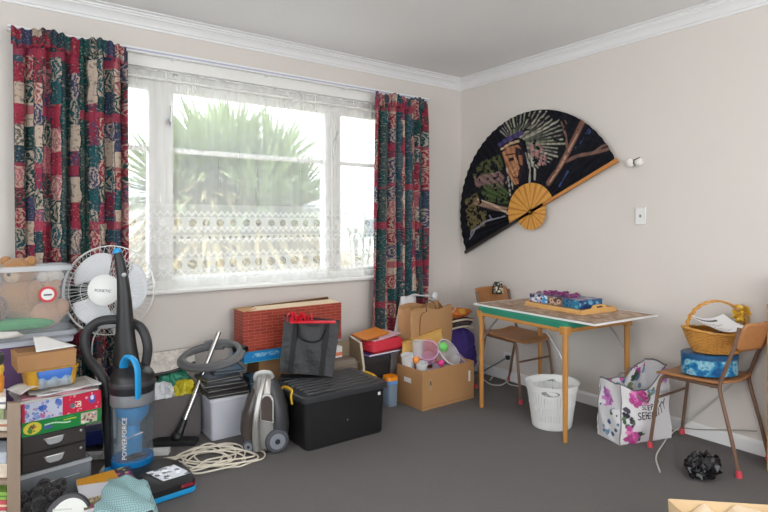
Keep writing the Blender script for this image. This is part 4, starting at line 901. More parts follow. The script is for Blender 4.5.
part('neck_bracket', WPLAST, pf, lambda q: q.tube([FM @ Vector((0, -.03, -.14)), mb_, (mb_.x, mb_.y, mb_.z-.06)], .022, 12))
cb = part('control_box', WPLAST, pf, lambda q: q.stack([(mb_.z-.20, rrect(.055, .06, .015), mb_.x, mb_.y), (mb_.z-.19, rrect(.07, .075, .02), mb_.x, mb_.y), (mb_.z-.07, rrect(.07, .075, .02), mb_.x, mb_.y), (mb_.z-.055, rrect(.05, .055, .015), mb_.x, mb_.y)]))
for k in range(4): part('push_button', LGREY, cb, lambda q: q.box((mb_.x-.012, mb_.y-.040, mb_.z-.088-.022*k), (.03, .012, .012)))
part('pole', WPLAST, pf, lambda q: q.tube([(mb_.x, mb_.y, .03), (mb_.x, mb_.y, .42), (mb_.x, mb_.y, mb_.z-.19)], [.017, .017, .013], 14))
part('cross_base', WPLAST, pf, lambda q: [q.box((mb_.x, mb_.y-.02, .016), (.54, .055, .03), rz=R(-27)), q.box((mb_.x, mb_.y-.02, .0165), (.055, .50, .028), rz=R(-27)), q.lathe([(.05, .03), (.035, .06), (.02, .07)], 18, Matrix.Translation((mb_.x, mb_.y, 0)))], bev=.004)
part('power_flex', WPLAST, pf, lambda q: q.tube(cr([(mb_.x-.03, mb_.y, mb_.z-.1), at(95, 335, FD+.03), at(92, 355, FD+.03), at(96, 375, FD+.03), (mb_.x-.08, mb_.y-.02, .1), (mb_.x-.1, mb_.y, .01)], 6), .004, 6))

# ------------------------------------------------------------------ left stack: drawers, game boxes, papers, boxes
sk = Vector((.137, 3.035, 0))
DRK = R(10); GMK = R(6)
def Ls(rot): return Matrix.Translation(sk) @ Matrix.Rotation(rot, 4, 'Z')
M = Ls(DRK)
cd = thing('storage_unit', 'clear plastic drawer unit at bottom of the game box stack', 'drawer unit', tuple(sk), DRK)
part('shell', CLEARD, cd, lambda q: [q.b2((-.012, 0, 0), (-.008, .205, .166)), q.b2((.292, 0, 0), (.296, .205, .166)), q.b2((-.012, 0, .162), (.296, .205, .166)), q.b2((-.012, .201, 0), (.296, .205, .166)), q.b2((-.012, 0, 0), (.296, .205, .006))], local=True)
dr = part('drawer', CLEARD, cd, lambda q: [q.b2((-.005, -.006, .012), (.289, -.001, .145)), q.b2((-.004, -.001, .012), (-.001, .19, .13)), q.b2((.285, -.001, .012), (.288, .19, .13)), q.b2((-.004, 0, .008), (.288, .19, .012))], local=True)
part('rim', LGREY, dr, lambda q: [q.b2((-.013, -.008, .147), (.297, -.0005, .163)), q.b2((.045, -.009, .10), (.24, -.0065, .104))], local=True)
part('filling', mat('muted_drawer_filling', (120, 124, 134), .8, var=.3), cd, lambda q: q.b2((.01, .01, .013), (.275, .185, .09)), local=True)
BKD = mat('black_card_drawer', (46, 42, 42), .55, var=.1)
for k, z in enumerate((.168, .254)):
    t = thing('document_drawer', ['black card drawer box with steel handle resting on the clear drawer', 'black card drawer box with steel handle directly under green game box'][k], 'drawer box', (sk.x, sk.y, z), DRK, group='black drawer boxes')
    part('case', BKD, t, lambda q: q.b2((0, 0, 0), (.272, .21, .083)), local=True, bev=.002)
    fp_ = part('drawer_front', mat('black_card_front', (54, 49, 48), .5, var=.08), t, lambda q: q.b2((.004, -.004, .006), (.268, 0, .076)), local=True, bev=.0015)
    part('handle', STEEL, fp_, lambda q: [q.tube([(.095, -.012, .055), (.165, -.012, .055)], .004, 6), q.loft([[(.085, -.006, .058), (.175, -.006, .058), (.165, -.006, .030), (.15, -.006, .022), (.11, -.006, .022), (.095, -.006, .030)], [(.09, -.014, .052), (.17, -.014, .052), (.16, -.016, .034), (.148, -.016, .027), (.112, -.016, .027), (.1, -.016, .034)]])], local=True)
    part('stud', STEEL, fp_, lambda q: q.ball((.248, -.006, .055), (.007, .003, .007), 10), local=True)
GW, GD = .335, .225
def green_art(X, Y):
    C = np.zeros(X.shape+(3,))+np.array([24, 132, 62]); C = lay(C, np.hypot((X-.042)/.037, (Y-.034)/.028) < 1, (226, 206, 70)); C = blobs(C, X, Y, 9, .02, .065, .018, .05, .004, .009, [(206, 90, 60), (120, 70, 60), (236, 226, 160), (80, 130, 60)], 3)
    C = lay(C, np.abs(Y-.040+.008*(X-.1)/.1-.003*np.sin(X*60)) < .0032*((X > .09) & (X < .2)), (190, 232, 200)); C = lay(C, (np.abs(Y-.044-.02*(X-.18)) < .0026) & (X > .17) & (X < .225), (206, 214, 70)); C = lay(C, (np.abs(Y-.055-.02*(X-.17)) < .0022) & (X > .13) & (X < .21), (60, 170, 90))
    C = lay(C, (np.hypot((X-.105)/.018, (Y-.026)/.008) < 1), (84, 90, 170)); C = lay(C, (X > .245) & (X < .318) & (Y > .006) & (Y < .058), (196, 184, 160)); C = blobs(C, X, Y, 26, .25, .315, .01, .055, .003, .008, [(190, 90, 90), (110, 130, 110), (226, 220, 206), (150, 150, 170), (90, 80, 80)], 6); return C
def red_art(X, Y):
    C = np.zeros(X.shape+(3,))+np.array([206, 34, 70]); C = blobs(C, X, Y, 16, .17, .33, 0, .085, .003, .006, [(236, 180, 190), (240, 120, 130)], 5)
    C = lay(C, X < .165, (206, 212, 232)); C = blobs(C, X, Y, 46, .0, .16, 0, .085, .004, .011, [(76, 110, 196), (150, 170, 220), (196, 110, 160), (120, 150, 210), (226, 200, 216), (90, 140, 190)], 7); C = blobs(C, X, Y, 4, .05, .15, .05, .075, .011, .016, [(60, 96, 190), (90, 120, 200)], 2); C = lay(C, X < .012, (196, 40, 76))
    C = lay(C, np.hypot((X-.295)/.017, (Y-.052)/.022) < 1, (96, 84, 170)); C = lay(C, np.hypot((X-.295)/.008, (Y-.06)/.012) < 1, (230, 226, 240)); C = lay(C, (np.abs(X-.232) < .014) & (np.abs(Y-.04) < .014) & (vnoise(X, Y, 150, 3) > .45), (236, 226, 210)); C = lay(C, (np.abs(X-.208) < .009) & (np.abs(Y-.038) < .011), (90, 120, 130)); return C
for nm, lab, z, h, art, c in (('game_box', 'green game box on top of the black drawer boxes', .338, .066, green_art, (30, 128, 66)), ('game_box', 'red and pale blue patterned game box under the loose papers', .405, .088, red_art, (196, 60, 84))):
    t = thing(nm, lab, 'game box', (sk.x, sk.y, z), GMK, group='game boxes in the left stack')
    part('box', mat('box_%d' % int(z*1000), c, .5), t, lambda q: q.b2((0, 0, 0), (GW, GD, h)), local=True, bev=.001)
    MB().grid(lambda u, v: (GW*u, -.001, h*v), 220, 48, color=lambda U, V: art(U*GW, V*(.066 if h < .07 else .088))).build('printed_front', PAINTG, t, sm=0, local=True)
    MB().grid(lambda u, v: (-.001, GD*(1-u), h*v), 60, 20, color=lambda U, V: blobs(np.zeros(U.shape+(3,))+np.array([206, 120, 140] if h > .07 else [180, 70, 110]), U*GD, V*h, 30, 0, GD, 0, h, .006, .015, [(226, 196, 206), (150, 90, 120), (196, 70, 110)], 8)).build('printed_end', PAINT, t, sm=0, local=True)
rp = random.Random(21); zz = .4945
for k, (lab, th, c, dx, dy, rot, w, d) in enumerate((
    ('newspaper folded at the bottom of loose papers on red game box', .010, (206, 204, 200), -.01, -.01, 8, .335, .24), ('pink edged magazine in loose papers on red game box', .006, (206, 150, 160), .0, .0, 2, .29, .21), ('creased white newspaper sticking out over right box corner', .007, (222, 222, 222), .06, -.012, 13, .285, .2), ('glossy grey leaflet near top of the loose papers', .004, (190, 188, 186), .03, .005, 4, .26, .19))):
    t = thing('newspaper', lab, 'paper', (sk.x+dx, sk.y+dy, zz), R(rot), group='loose papers on the game boxes')
    def sheetf(u, v, w=w, d=d, k=k): return (w*u, d*v, .002+.004*abs(math.sin(u*7+k*2))*(1-v)+.004*math.sin(v*5+k))
    part('pages', mat('paper_tone_%d' % k, c, .7, var=.1, scale=30), t, lambda q: q.loft([[(w*i/12, 0, .0015*math.sin(i*1.3+k)) for i in range(13)]+[(w*(12-i)/12, 0, th+.003*math.sin((12-i)*.9+k)) for i in range(13)], [(w*i/12, d, 0) for i in range(13)]+[(w*(12-i)/12, d, th) for i in range(13)]]), local=True, sm=30)
    zz += th+.0035
t = thing('paper_sheet', 'curled white paper sheet at left end of the loose papers', 'paper', (sk.x-.005, sk.y-.01, zz), R(20), group='loose papers on the game boxes')
MB().grid(lambda u, v: (.115*u, .15*v, .004+.022*math.sin(PI*u)*(1-.3*v)), 12, 6).build('sheet', PAPER, t, sm=60, thick=.001, local=True)
zz += .004
# yellow tub with blue clip lid, bag, cardboard box, paper
yb = thing('storage_tub', 'yellow plastic tub with a blue clip on lid on the papers', 'tub', (sk.x+.015, sk.y+.04, zz), R(6))
part('tub', mat('yellow_plastic', (220, 166, 52), .4), yb, lambda q: q.stack([(0, rrect(.20, .17, .03), .115, .09), (.075, rrect(.22, .19, .03), .115, .09), (.082, rrect(.228, .198, .03), .115, .09), (.09, rrect(.228, .198, .03), .115, .09)]), local=True)
part('clip', mat('mid_blue_plastic', (44, 108, 196), .35), yb, lambda q: q.stack([(.042, rrect(.13, .02, .008), .12, -.012), (.075, rrect(.15, .024, .01), .12, -.010), (.086, rrect(.15, .03, .01), .12, -.004)]), local=True)
part('wrapping', clear_mat('blue_tint_film', (170, 200, 226), .6, .2), yb, lambda q: q.grid(lambda u, v: (.05+.14*u, -.018-.012*math.sin(PI*v)-.006*math.sin(u*17), .004+.05*v), 20, 8), local=True, sm=20)
cz = zz+.092
cb_ = thing('carton', 'shallow brown cardboard carton on top of the yellow tub', 'carton', (sk.x-.015, sk.y+.03, cz), R(5))
part('tray', CARD, cb_, lambda q: q.loft([[(0, 0, 0), (.24, .0, 0), (.24, .2, 0), (0, .2, 0)], [(-.004, -.004, .078), (.244, -.004, .078), (.244, .204, .078), (-.004, .204, .078)]]), local=True, bev=.002)
part('lid_flap', CARDD, cb_, lambda q: q.b2((.01, .08, .0785), (.23, .2, .081)), local=True, sm=0)
t = thing('paper_note', 'white folded paper lying on the shallow brown carton', 'paper', (sk.x+.06, sk.y+.06, cz+.082), R(14))
MB().grid(lambda u, v: (.18*u*(1-.75*v)+.03*v, .14*v, .001+.05*v), 8, 8).build('sheet', PAPER, t, sm=60, thick=.0012, local=True)

# big clear tub of soft toys on a lower tub behind the stack
TX0, TX1, TY0, TY1 = -.18, .368, 3.30, 3.56
lt = thing('lower_tub', 'purple filled clear tub with pale lid under the toy tub', 'storage tub', ((TX0+TX1)/2, (TY0+TY1)/2, 0))
cxm, cym = (TX0+TX1)/2, (TY0+TY1)/2; sx, sy = TX1-TX0, TY1-TY0
part('crate', mat('dark_crate_base', (84, 74, 86), .6), lt, lambda q: q.stack([(0, rrect(sx*.9, sy*.9, .03), cxm, cym), (.44, rrect(sx*.95, sy*.95, .03), cxm, cym)]))
part('wall', clear_mat('purple_filled_plastic', (112, 84, 128), .85, .2), lt, lambda q: q.stack([(.44, rrect(sx*.93, sy*.95, .03), cxm-.01, cym), (.715, rrect(sx*.97, sy*.98, .03), cxm-.01, cym)]))
part('lid', mat('pale_grey_lid', (196, 200, 210), .3), lt, lambda q: q.stack([(.712, rrect(sx*1.03, sy*1.03, .03), cxm, cym), (.728, rrect(sx*1.05, sy*1.05, .035), cxm, cym), (.738, rrect(sx*1.0, sy*1.0, .03), cxm, cym)]))
tt = thing('toy_tub', 'clear plastic tub filled with brown soft toys', 'storage tub', (cxm, cym, .74))
part('wall', CLEAR, tt, lambda q: q.stack([(.775, rrect(sx*.97, sy*.92, .05), cxm, cym), (.80, rrect(sx*.985, sy*.94, .05), cxm, cym), (1.085, rrect(sx*1.0, sy*1.0, .05), cxm, cym)], caps=False))
part('rim', clear_mat('frosted_rim', (216, 222, 228), .62, .2), tt, lambda q: q.stack([(1.083, rrect(sx, sy, .05), cxm, cym), (1.085, rrect(sx*1.03, sy*1.05, .055), cxm, cym), (1.107, rrect(sx*1.03, sy*1.05, .055), cxm, cym), (1.112, rrect(sx*1.0, sy*1.0, .05), cxm, cym)], caps=False))
part('loose_lid', clear_mat('frosted_lid', (200, 206, 214), .55, .2), tt, lambda q: q.stack([(.741, rrect(sx*1.0, sy*1.1, .05), cxm+.02, cym-.01), (.755, rrect(sx*1.06, sy*1.16, .06), cxm+.02, cym-.01), (.774, rrect(sx*1.0, sy*1.06, .05), cxm+.02, cym-.01)]))
stk = at(46.5, 293, 2.88)
stp = part('round_sticker', mat('red_sticker', (206, 50, 60), .5), tt, lambda q: q.lathe([(.001, 0), (.040, 0), (.040, .001), (.001, .001)], 28, Matrix.Translation((stk.x, TY0-.004, stk.z)) @ Matrix.Rotation(PI/2, 4, 'X')))
part('sticker_centre', PAPER, stp, lambda q: q.lathe([(.001, 0), (.029, 0), (.029, .001), (.001, .001)], 28, Matrix.Translation((stk.x, TY0-.0055, stk.z)) @ Matrix.Rotation(PI/2, 4, 'X')))
part('sticker_bar', mat('sticker_dark_print', (60, 66, 70), .5), stp, lambda q: q.box((stk.x, TY0-.007, stk.z-.002), (.036, .0006, .008)), sm=0)
PLUSH = {}
def plush(c): 
    return mat('plush_%d_%d_%d' % c, c, .95, var=.18, scale=30, bump=.7, bscale=90, sheen=.3)
def teddy(label, c, r, col, look=(-.45, -.9)):
    t = thing('teddy_bear', label, 'soft toy', (c[0], c[1], c[2]-r*2.0), group='soft toys in the clear tub')
    l = Vector((look[0], look[1], 0)).normalized(); s_ = Vector((-l.y, l.x, 0)); c = Vector(c)
    part('body', plush(col), t, lambda q: q.ball(c-Vector((0, 0, r*1.15)), (r*.95, r*.85, r*.95), 18)); hd_ = part('head', plush(col), t, lambda q: q.ball(c, (r*.72, r*.68, r*.66), 18))
    for s in (-1, 1): part('ear', plush(col), hd_, lambda q: q.ball(c+s_*s*r*.52+Vector((0, 0, r*.5)), r*.24, 12)); part('arm', plush(col), t, lambda q: q.ball(c+s_*s*r*.85+l*r*.3-Vector((0, 0, r*.9)), (r*.36, r*.36, r*.55), 12))
    part('muzzle', plush((206, 176, 140)), hd_, lambda q: q.ball(c+l*r*.55-Vector((0, 0, r*.12)), r*.32, 12)); part('nose', BPLAST, hd_, lambda q: q.ball(c+l*r*.85-Vector((0, 0, r*.05)), r*.08, 8))
    for s in (-1, 1): part('eye', BPLAST, hd_, lambda q: q.ball(c+l*r*.60+s_*s*r*.24+Vector((0, 0, r*.14)), r*.06, 8))
teddy('tan teddy bear on top in the clear toy tub', (.14, 3.43, 1.075), .115, (176, 130, 84)); teddy('brown teddy bear at left end of the clear toy tub', (-.02, 3.42, 1.01), .115, (128, 92, 66)); teddy('peach teddy bear low at right end of the clear toy tub', (.262, 3.41, .965), .09, (196, 150, 116), (-.2, -1))
t = thing('plush_cat', 'small white plush toy near the tub rim', 'soft toy', (.29, 3.43, 1.0), group='soft toys in the clear tub'); part('body', plush((214, 204, 196)), t, lambda q: q.ball((.29, 3.45, 1.045), (.06, .05, .038), 14)); part('head', plush((214, 204, 196)), t, lambda q: q.ball((.245, 3.42, 1.045), .032, 12))
t = thing('green_blanket', 'bright green folded cloth in the bottom of toy tub', 'cloth', (.08, 3.42, .776)); part('cloth', mat('bright_green_cloth', (48, 160, 84), .8, var=.1), t, lambda q: q.stack([(.777, rrect(.46, .20, .04), .08, 3.42), (.83, rrect(.47, .21, .05), .07, 3.42), (.845, rrect(.38, .17, .05), .05, 3.42)]), sub=1)
t = part('cable_bundle', WC, None, lambda q: [q.tube(cr([(.075+.075*math.cos(a*1.0+k)*(1-.06*k), 3.245+.03*math.sin(a+k*.7), .778+.004*k) for a in [2*PI*i/10 for i in range(10)]], 3, True), .004, 5, True) for k in range(6)], label='tangle of white cable on the lid below the toy tub', cat='cable')

# shelf post with bright odds and ends at the far left edge
sp = thing('shelf_unit', 'taupe wooden shelf end at the left edge of the picture', 'shelf', tuple(atZ(6, 600, 0)))
TAU = wood('taupe_wood', (142, 122, 106), (164, 144, 126), axis=2)
def lq(px, d): return at(px, 0, d)
PD = 2.33
def slab(q, px0, px1, z0, z1, d0, d1):
    a, b = lq(px0, d0), lq(px1, d0); c_, e_ = lq(px1, d1), lq(px0, d1)
    q.loft([[(p.x, p.y, z) for p in (a, b, c_, e_)] for z in (z0, z1)])
part('side_panel', TAU, sp, lambda q: slab(q, 7, 20.5, 0, .565, PD, PD+.03), bev=.002)
for z in (.03, .22, .42): part('shelf', TAU, sp, lambda q: slab(q, -70, 7, z, z+.018, PD, PD+.22), bev=.002)
part('side_panel', TAU, sp, lambda q: slab(q, -82, -70, 0, .565, PD, PD+.22), bev=.002)
ro = random.Random(5)
for k, (z0, h, c, nm, lab) in enumerate(((.05, .05, (226, 222, 214), 'paper_bundle', 'white paper bundle lowest at far left edge'), (.10, .045, (206, 90, 100), 'toy_watermelon', 'pink and green toy slice at far left edge'), (.145, .035, (150, 190, 90), 'green_packet', 'lime green packet at far left edge'), (.24, .06, (226, 210, 190), 'cream_packet', 'cream packet on middle shelf at far left edge'), (.30, .05, (190, 196, 206), 'grey_packet', 'pale grey packet on middle shelf at far left edge'), (.44, .05, (210, 204, 190), 'magazine_pile', 'cream magazines on the left shelf top'), (.49, .045, (150, 160, 120), 'olive_magazine', 'olive magazine on the left shelf top'), (.535, .05, (228, 224, 214), 'white_magazine', 'white magazine leaning on the left shelf top'), (.585, .08, (232, 150, 50), 'orange_jar', 'orange jar at far left edge above magazines'), (.665, .04, (236, 196, 70), 'yellow_cup', 'yellow cup on top at far left edge'), (.705, .05, (60, 66, 60), 'dark_pot', 'dark pot topmost at far left edge'))):
    w = ro.uniform(4, 8); nmL = thing(nm, lab, 'clutter', tuple(lq(-10, PD+.08))[:2]+(z0,))
    part('body', mat(nm+'_tone', c, .55, var=.25, scale=50), nmL, lambda q: slab(q, -34, w, z0, z0+h, PD+.02, PD+.15) if k < 8 else q.lathe([(.001, 0), (.042, 0), (.048, h*.3), (.048, h*.8), (.04, h), (.001, h)], 20, Matrix.Translation(tuple(at(-9, 0, PD+.08))[:2]+(z0,))), bev=.004)
    if k >= 8: part('rim', mat(nm+'_rim', tuple(min(255, x+20) for x in c), .4), nmL, lambda q: q.lathe([(.038, h-.004), (.044, h-.004), (.044, h+.002), (.038, h+.002)], 20, Matrix.Translation(tuple(at(-9, 0, PD+.08))[:2]+(z0,))))
    elif k in (1, 2, 5, 7): part('stripe', mat(nm+'_stripe', [(0, 0, 0), (236, 220, 180), (90, 140, 60), 0, 0, (180, 120, 90), 0, (120, 120, 130)][k], .5), nmL, lambda q: slab(q, -30, w+.3, z0+h*.4, z0+h*.6, PD+.0195, PD+.14))

# dark ribbed item, books and cloth in the foreground
hv = thing('ribbed_appliance', 'dark rounded item with white ribbed panel at bottom left', 'appliance', tuple(atZ(60, 560, 0)))
hp = at(66, 524, 2.30)
HM = Matrix.Translation(hp) @ Matrix.Rotation(-YAW+R(8), 4, 'Z') @ Matrix.Rotation(R(62), 4, 'X')
arch = [(.098*math.cos(PI*i/24), .12*math.sin(PI*i/24)) for i in range(25)]
part('shell', mat('dark_grey_shell', (58, 56, 60), .45), hv, lambda q: q.loft([[(x*s, y*s+(-.16 if y < .001 else 0), z) for x, y in arch] for z, s in ((-.09, .8), (-.02, 1), (0, 1), (.008, .95))], HM))
part('panel', mat('off_white_panel', (222, 224, 218), .5), hv, lambda q: q.loft([[(x*.84+.012, y*.84-.004+(-.15 if y < .001 else 0), z) for x, y in arch] for z in (.0, .012)], HM))
for k in range(9): part('rib', mat('pale_rib_grey', (196, 200, 196), .5), hv, lambda q: q.box((-.02, .055-.019*k, .0125), (.075, .007, .005), HM))
fz = thing('black_plush_bundle', 'black fluffy bundle behind the white ribbed panel', 'bundle', tuple(atZ(45, 545, 0)))
def fluff(q):
    r_ = random.Random(8); o = at(42, 506, 2.42)
    for k in range(90):
        q.ball((o.x+r_.uniform(-.085, .085), o.y+r_.uniform(-.04, .07), .02+r_.uniform(0, .13)), r_.uniform(.014, .032), 8)
part('fluff', mat('black_fluff', (30, 26, 28), .95, var=.3, bump=1.0, bscale=120, sheen=.2), fz, fluff)
BKP = [(.33, 2.46), (.552, 2.46), (.552, 2.83), (.33, 2.83)]
for k, (lab, P4, z, h, c) in enumerate((('purple patterned box lowest under the checked cloth', BKP, .0, .105, (120, 60, 120)), ('yellow fronted magazine under the checked cloth', [(.335, 2.60), (.575, 2.62), (.575, 2.955), (.345, 2.935)], .107, .02, (226, 160, 50)))):
    P = [Vector((x, y, z+h)) for x, y in P4]; t = thing(['patterned_box', 'magazine'][k], lab, ['box', 'magazine'][k], (P4[0][0], P4[0][1], z))
    part('block', [mat('purple_print_card', (120, 60, 116), .5, var=.5, scale=45), PAPER][k], t, lambda q: q.loft([[(p.x, p.y, zz_) for p in P] for zz_ in (z, z+h-.001)]), sm=0)
    def art(U, V, k=k, c=c):
        C = np.zeros(U.shape+(3,))+np.array(c)
        if k == 0: return blobs(C, U, V, 60, 0, 1, 0, 1, .03, .07, [(190, 120, 190), (90, 40, 90), (226, 200, 226), (60, 40, 70)], 3)
        C = lay(C, U > .80-.1*V, (70, 40, 70)); C = blobs(C, U*1.0, V, 40, .74, 1.0, .0, 1, .02, .045, [(206, 60, 120), (90, 150, 90), (60, 40, 60), (196, 196, 90)], 5)
        C = lay(C, (V < .78-.25*U) & (U < .55) & (V > .28), (224, 224, 230)); C = lay(C, (V < .3) & (U < .6), (120, 110, 80)); return blobs(C, U, V, 20, 0, .6, 0, .28, .02, .05, [(150, 70, 110), (110, 140, 90), (206, 196, 150)], 9)
    MB().grid(lambda u, v: (P[0]*(1-u)+P[1]*u)*(1-v)+(P[3]*(1-u)+P[2]*u)*v+Vector((0, 0, .0005)), 60, 60, color=art).build('cover', PAINTG, t, sm=0)
MB().grid(lambda u, v: (.552+.0006, 2.46+.37*u, .105*v), 60, 18, color=lambda U, V: blobs(np.zeros(U.shape+(3,))+np.array([110, 60, 110]), U*.37, V*.1, 50, 0, .37, 0, .1, .006, .016, [(190, 120, 190), (80, 40, 84), (226, 206, 226), (150, 80, 140)], 13)).build('printed_side', PAINTG, bpy.data.objects['patterned_box'], sm=0)
clq = [Vector(p) for p in ((.345, 2.50, .135), (.59, 2.36, .135), (.625, 2.72, .135), (.47, 2.83, .135))]
ck = NT('teal_checked_cloth'); uvc = ck.sep(ck.coord('UV')); s1 = ck.math('GREATER_THAN', ck.math('FRACT', ck.math('MULTIPLY', uvc[0], 26.0)), .68); s2 = ck.math('GREATER_THAN', ck.math('FRACT', ck.math('MULTIPLY', uvc[1], 22.0)), .68)
ck.l.new(ck.mix(ck.math('MULTIPLY', ck.math('ADD', s1, s2), .38), lin((160, 194, 196)), lin((70, 112, 120))), ck.b.inputs['Base Color']); ck.b.inputs['Roughness'].default_value = .95
t = thing('tea_towel', 'teal checked cloth draped over the books beside vacuum head', 'cloth', (clq[0].x+.1, clq[0].y, .06))
def towel(u, v):
    p = (clq[0]*(1-u)+clq[1]*u)*(1-v)+(clq[3]*(1-u)+clq[2]*u)*v
    z = .145+.012*math.sin(u*9+v*4)*math.cos(v*6)+.012*math.sin(PI*u)*math.sin(PI*v)
    if u > .86: z -= .09*((u-.86)/.14)**1.2
    return (p.x+.006*math.sin(v*17), p.y+.006*math.sin(u*15), max(.134 if u < .86 else .02, z))
MB().grid(towel, 50, 40, uvfn=lambda u, v: (u, v)).build('cloth', ck.m, t, sm=80, thick=.004)
# ------------------------------------------------------------------ floor by the window: planks, grey box, bags
WPL = mat('white_board', (214, 212, 214), .5, var=.04)
t = thing('blue_crate', 'navy blue plastic crate beside the black drawer boxes', 'crate', (.52, 3.58, 0)); part('tub', mat('navy_plastic', (30, 44, 110), .4), t, lambda q: q.stack([(.03, rrect(.16, .1, .015), .50, 3.66), (.10, rrect(.17, .11, .015), .50, 3.66), (.104, rrect(.185, .12, .02), .50, 3.66), (.114, rrect(.185, .12, .02), .50, 3.66)])); part('feet', BPLAST, t, lambda q: [q.box((.50+a, 3.66, .015), (.02, .08, .03)) for a in (-.06, .06)])
GBX = mat('dark_grey_board', (104, 98, 98), .75, var=.08)
gx = thing('open_carton', 'dark grey open carton holding plastic bags under the window', 'carton', (.95, 3.60, 0))
for a, b in (((.79, 3.49, 0), (1.10, 3.495, .265)), ((.79, 3.715, 0), (1.10, 3.72, .265)), ((.79, 3.495, 0), (.795, 3.715, .265)), ((1.095, 3.495, 0), (1.10, 3.715, .265)), ((.795, 3.495, 0), (1.095, 3.715, .005))): bxm('panel', GBX, gx, a, b, sm=0)
for nm, lab, c, r3, col, sd in (('white_bag', 'white plastic bag bulging from the dark grey carton', (.885, 3.555, .20), (.075, .05, .075), (216, 218, 222), 3), ('yellow_bag', 'yellow plastic bag in the dark grey carton', (1.02, 3.55, .215), (.062, .045, .065), (206, 190, 40), 6), ('green_bag', 'teal green plastic bag at back of dark grey carton', (.97, 3.635, .24), (.085, .05, .075), (60, 142, 116), 9)):
    t = thing(nm, lab, 'bag', (c[0], c[1], .0051)); part('film', mat(nm+'_film', col, .35, var=.1), t, crumple(c, r3, sd, 30, .45), sm=22); part('filling', mat('bag_filling', (150, 146, 140), .8), t, lambda q: q.stack([(.0055, rrect(r3[0]*1.1, r3[1]*1.1, .01), c[0], c[1]), (c[2]+.02, rrect(r3[0]*1.0, r3[1]*1.0, .01), c[0], c[1])]))
t = thing('padded_cover', 'pale mottled padded board with black edge leaning on the window wall', 'board', (.93, 3.68, .30))
def pad(u, v): 
    w_ = .20*(1-.10*(1-v)); return (.945+(u-.5)*2*w_*(1 if u < .5 else .85)+.015*v, 3.60+.125*v, .385+.115*v+.035*u*(1-v)-.02*(1-v)*(2*u-1)**2*-1)
MB().grid(pad, 30, 14, color=lambda U, V: np.array([212, 206, 198])+((vnoise(U*3, V*1.5, 8, 2)+vnoise(U*3, V*1.5, 20, 3)-1)*34)[..., None]).build('cover', PAINT, t, sm=80, thick=.012)
part('edge_trim', BPLAST, t, lambda q: q.tube([Vector(pad(i/20, 0))+Vector((0, -.004, -.006)) for i in range(21)], .010, 8)); part('support', BPLAST, t, lambda q: q.box((1.0, 3.70, .33), (.05, .02, .26)))

# ------------------------------------------------------------------ cylinder vacuum cleaner: body, wand with nozzle, coiled hose
wn_ = thing('vacuum_wand', 'steel vacuum wand with black floor nozzle leaning on the hose coil', 'vacuum wand', tuple(atZ(176, 440, 0)))
n0 = atZ(177, 439, .03); tpw = atY(219, 332, 3.56); lo = n0+(tpw-n0)*.16
CHR = mat('chrome_tube', (206, 204, 200), .18, .95, var=.03)
part('tube', CHR, wn_, lambda q: q.tube([lo, tpw], .0155, 14)); part('lower_grip', BPLAST, wn_, lambda q: q.tube([n0+(tpw-n0)*.04, n0+(tpw-n0)*.10, n0+(tpw-n0)*.17], [.026, .022, .019], 14)); part('collar', DGREY, wn_, lambda q: q.tube([n0+(tpw-n0)*.54, n0+(tpw-n0)*.58], .019, 14))
nzA, nzB = atZ(150, 441, .02), atZ(197, 440, .02)
part('nozzle', BPLAST, wn_, lambda q: q.loft([[(p.x+FW[0]*o, p.y+FW[1]*o, z) for o, z in ((-.045, .002), (.045, .002), (.045, .025), (.01, .042), (-.04, .028))] for p in (nzA, n0*.5+nzA*.5, n0*.5+nzB*.5, nzB)]), bev=.004)
part('pivot', BPLAST, wn_, lambda q: q.ball((n0.x, n0.y, .042), (.036, .036, .030), 14))
GH = NT('ribbed_grey_hose'); nh = GH.n.new('ShaderNodeTexWave'); nh.inputs['Scale'].default_value = 60; GH.l.new(GH.coord(), nh.inputs['Vector']); GH.b.inputs['Base Color'].default_value = lin((112, 112, 114)); GH.b.inputs['Roughness'].default_value = .45; GH.bump(nh.outputs[0], .25, .005)
hz = thing('vacuum_hose', 'coiled grey vacuum hose lying on the black cases', 'vacuum hose', (1.22, 3.52, .42))
def coil(q):
    pts = []
    for i in range(64):
        a = 2*PI*i/30+1.2; k = i/63; rx = 33-6*k; pts.append(at(212+rx*math.cos(a), 358.5-11*math.sin(a)-4.5*math.cos(a)-5.0*k, 3.53+.095*math.sin(a)))
    q.tube(cr(pts, 2), .019, 10)
part('coil', GH.m, hz, coil)
part('end_cuff', BPLAST, hz, lambda q: q.tube([at(234, 349, 3.58), at(240, 347.5, 3.57), at(246, 349.5, 3.54)], [.022, .024, .022], 12))
cvc = atZ(269, 447, 0); cvx, cvy = cvc.x-.015, cvc.y+.02
cv = thing('canister_vacuum', 'silver and black canister vacuum cleaner standing upright on its end', 'vacuum', (cvx, cvy, 0), -YAW+R(6))
SILV = mat('silver_plastic', (172, 170, 166), .3, .5, var=.04)
def sec(z, w, d, dx=0, dy=0, n=28): return [(dx+w*math.cos(2*PI*i/n), dy+d*(abs(math.sin(2*PI*i/n))**.8)*(1 if math.sin(2*PI*i/n) > 0 else -1), z) for i in range(n)]
part('shell', SILV, cv, lambda q: q.loft([sec(.01, .075, .09, .01), sec(.03, .095, .11, .008), (sec(.12, .105, .125, 0)), sec(.24, .098, .115, .0), sec(.33, .078, .09, .0), sec(.40, .060, .066, -.005), sec(.435, .045, .045, -.01), sec(.446, .022, .02, -.01)]), local=True)
part('dust_cover', clear_mat('brown_smoke_cover', (84, 76, 72), .92, .15), cv, lambda q: q.loft([sec(.05, .05, .095, -.075), sec(.12, .065, .11, -.080), sec(.22, .066, .105, -.072), sec(.31, .05, .085, -.052), sec(.38, .03, .055, -.03)]), local=True)
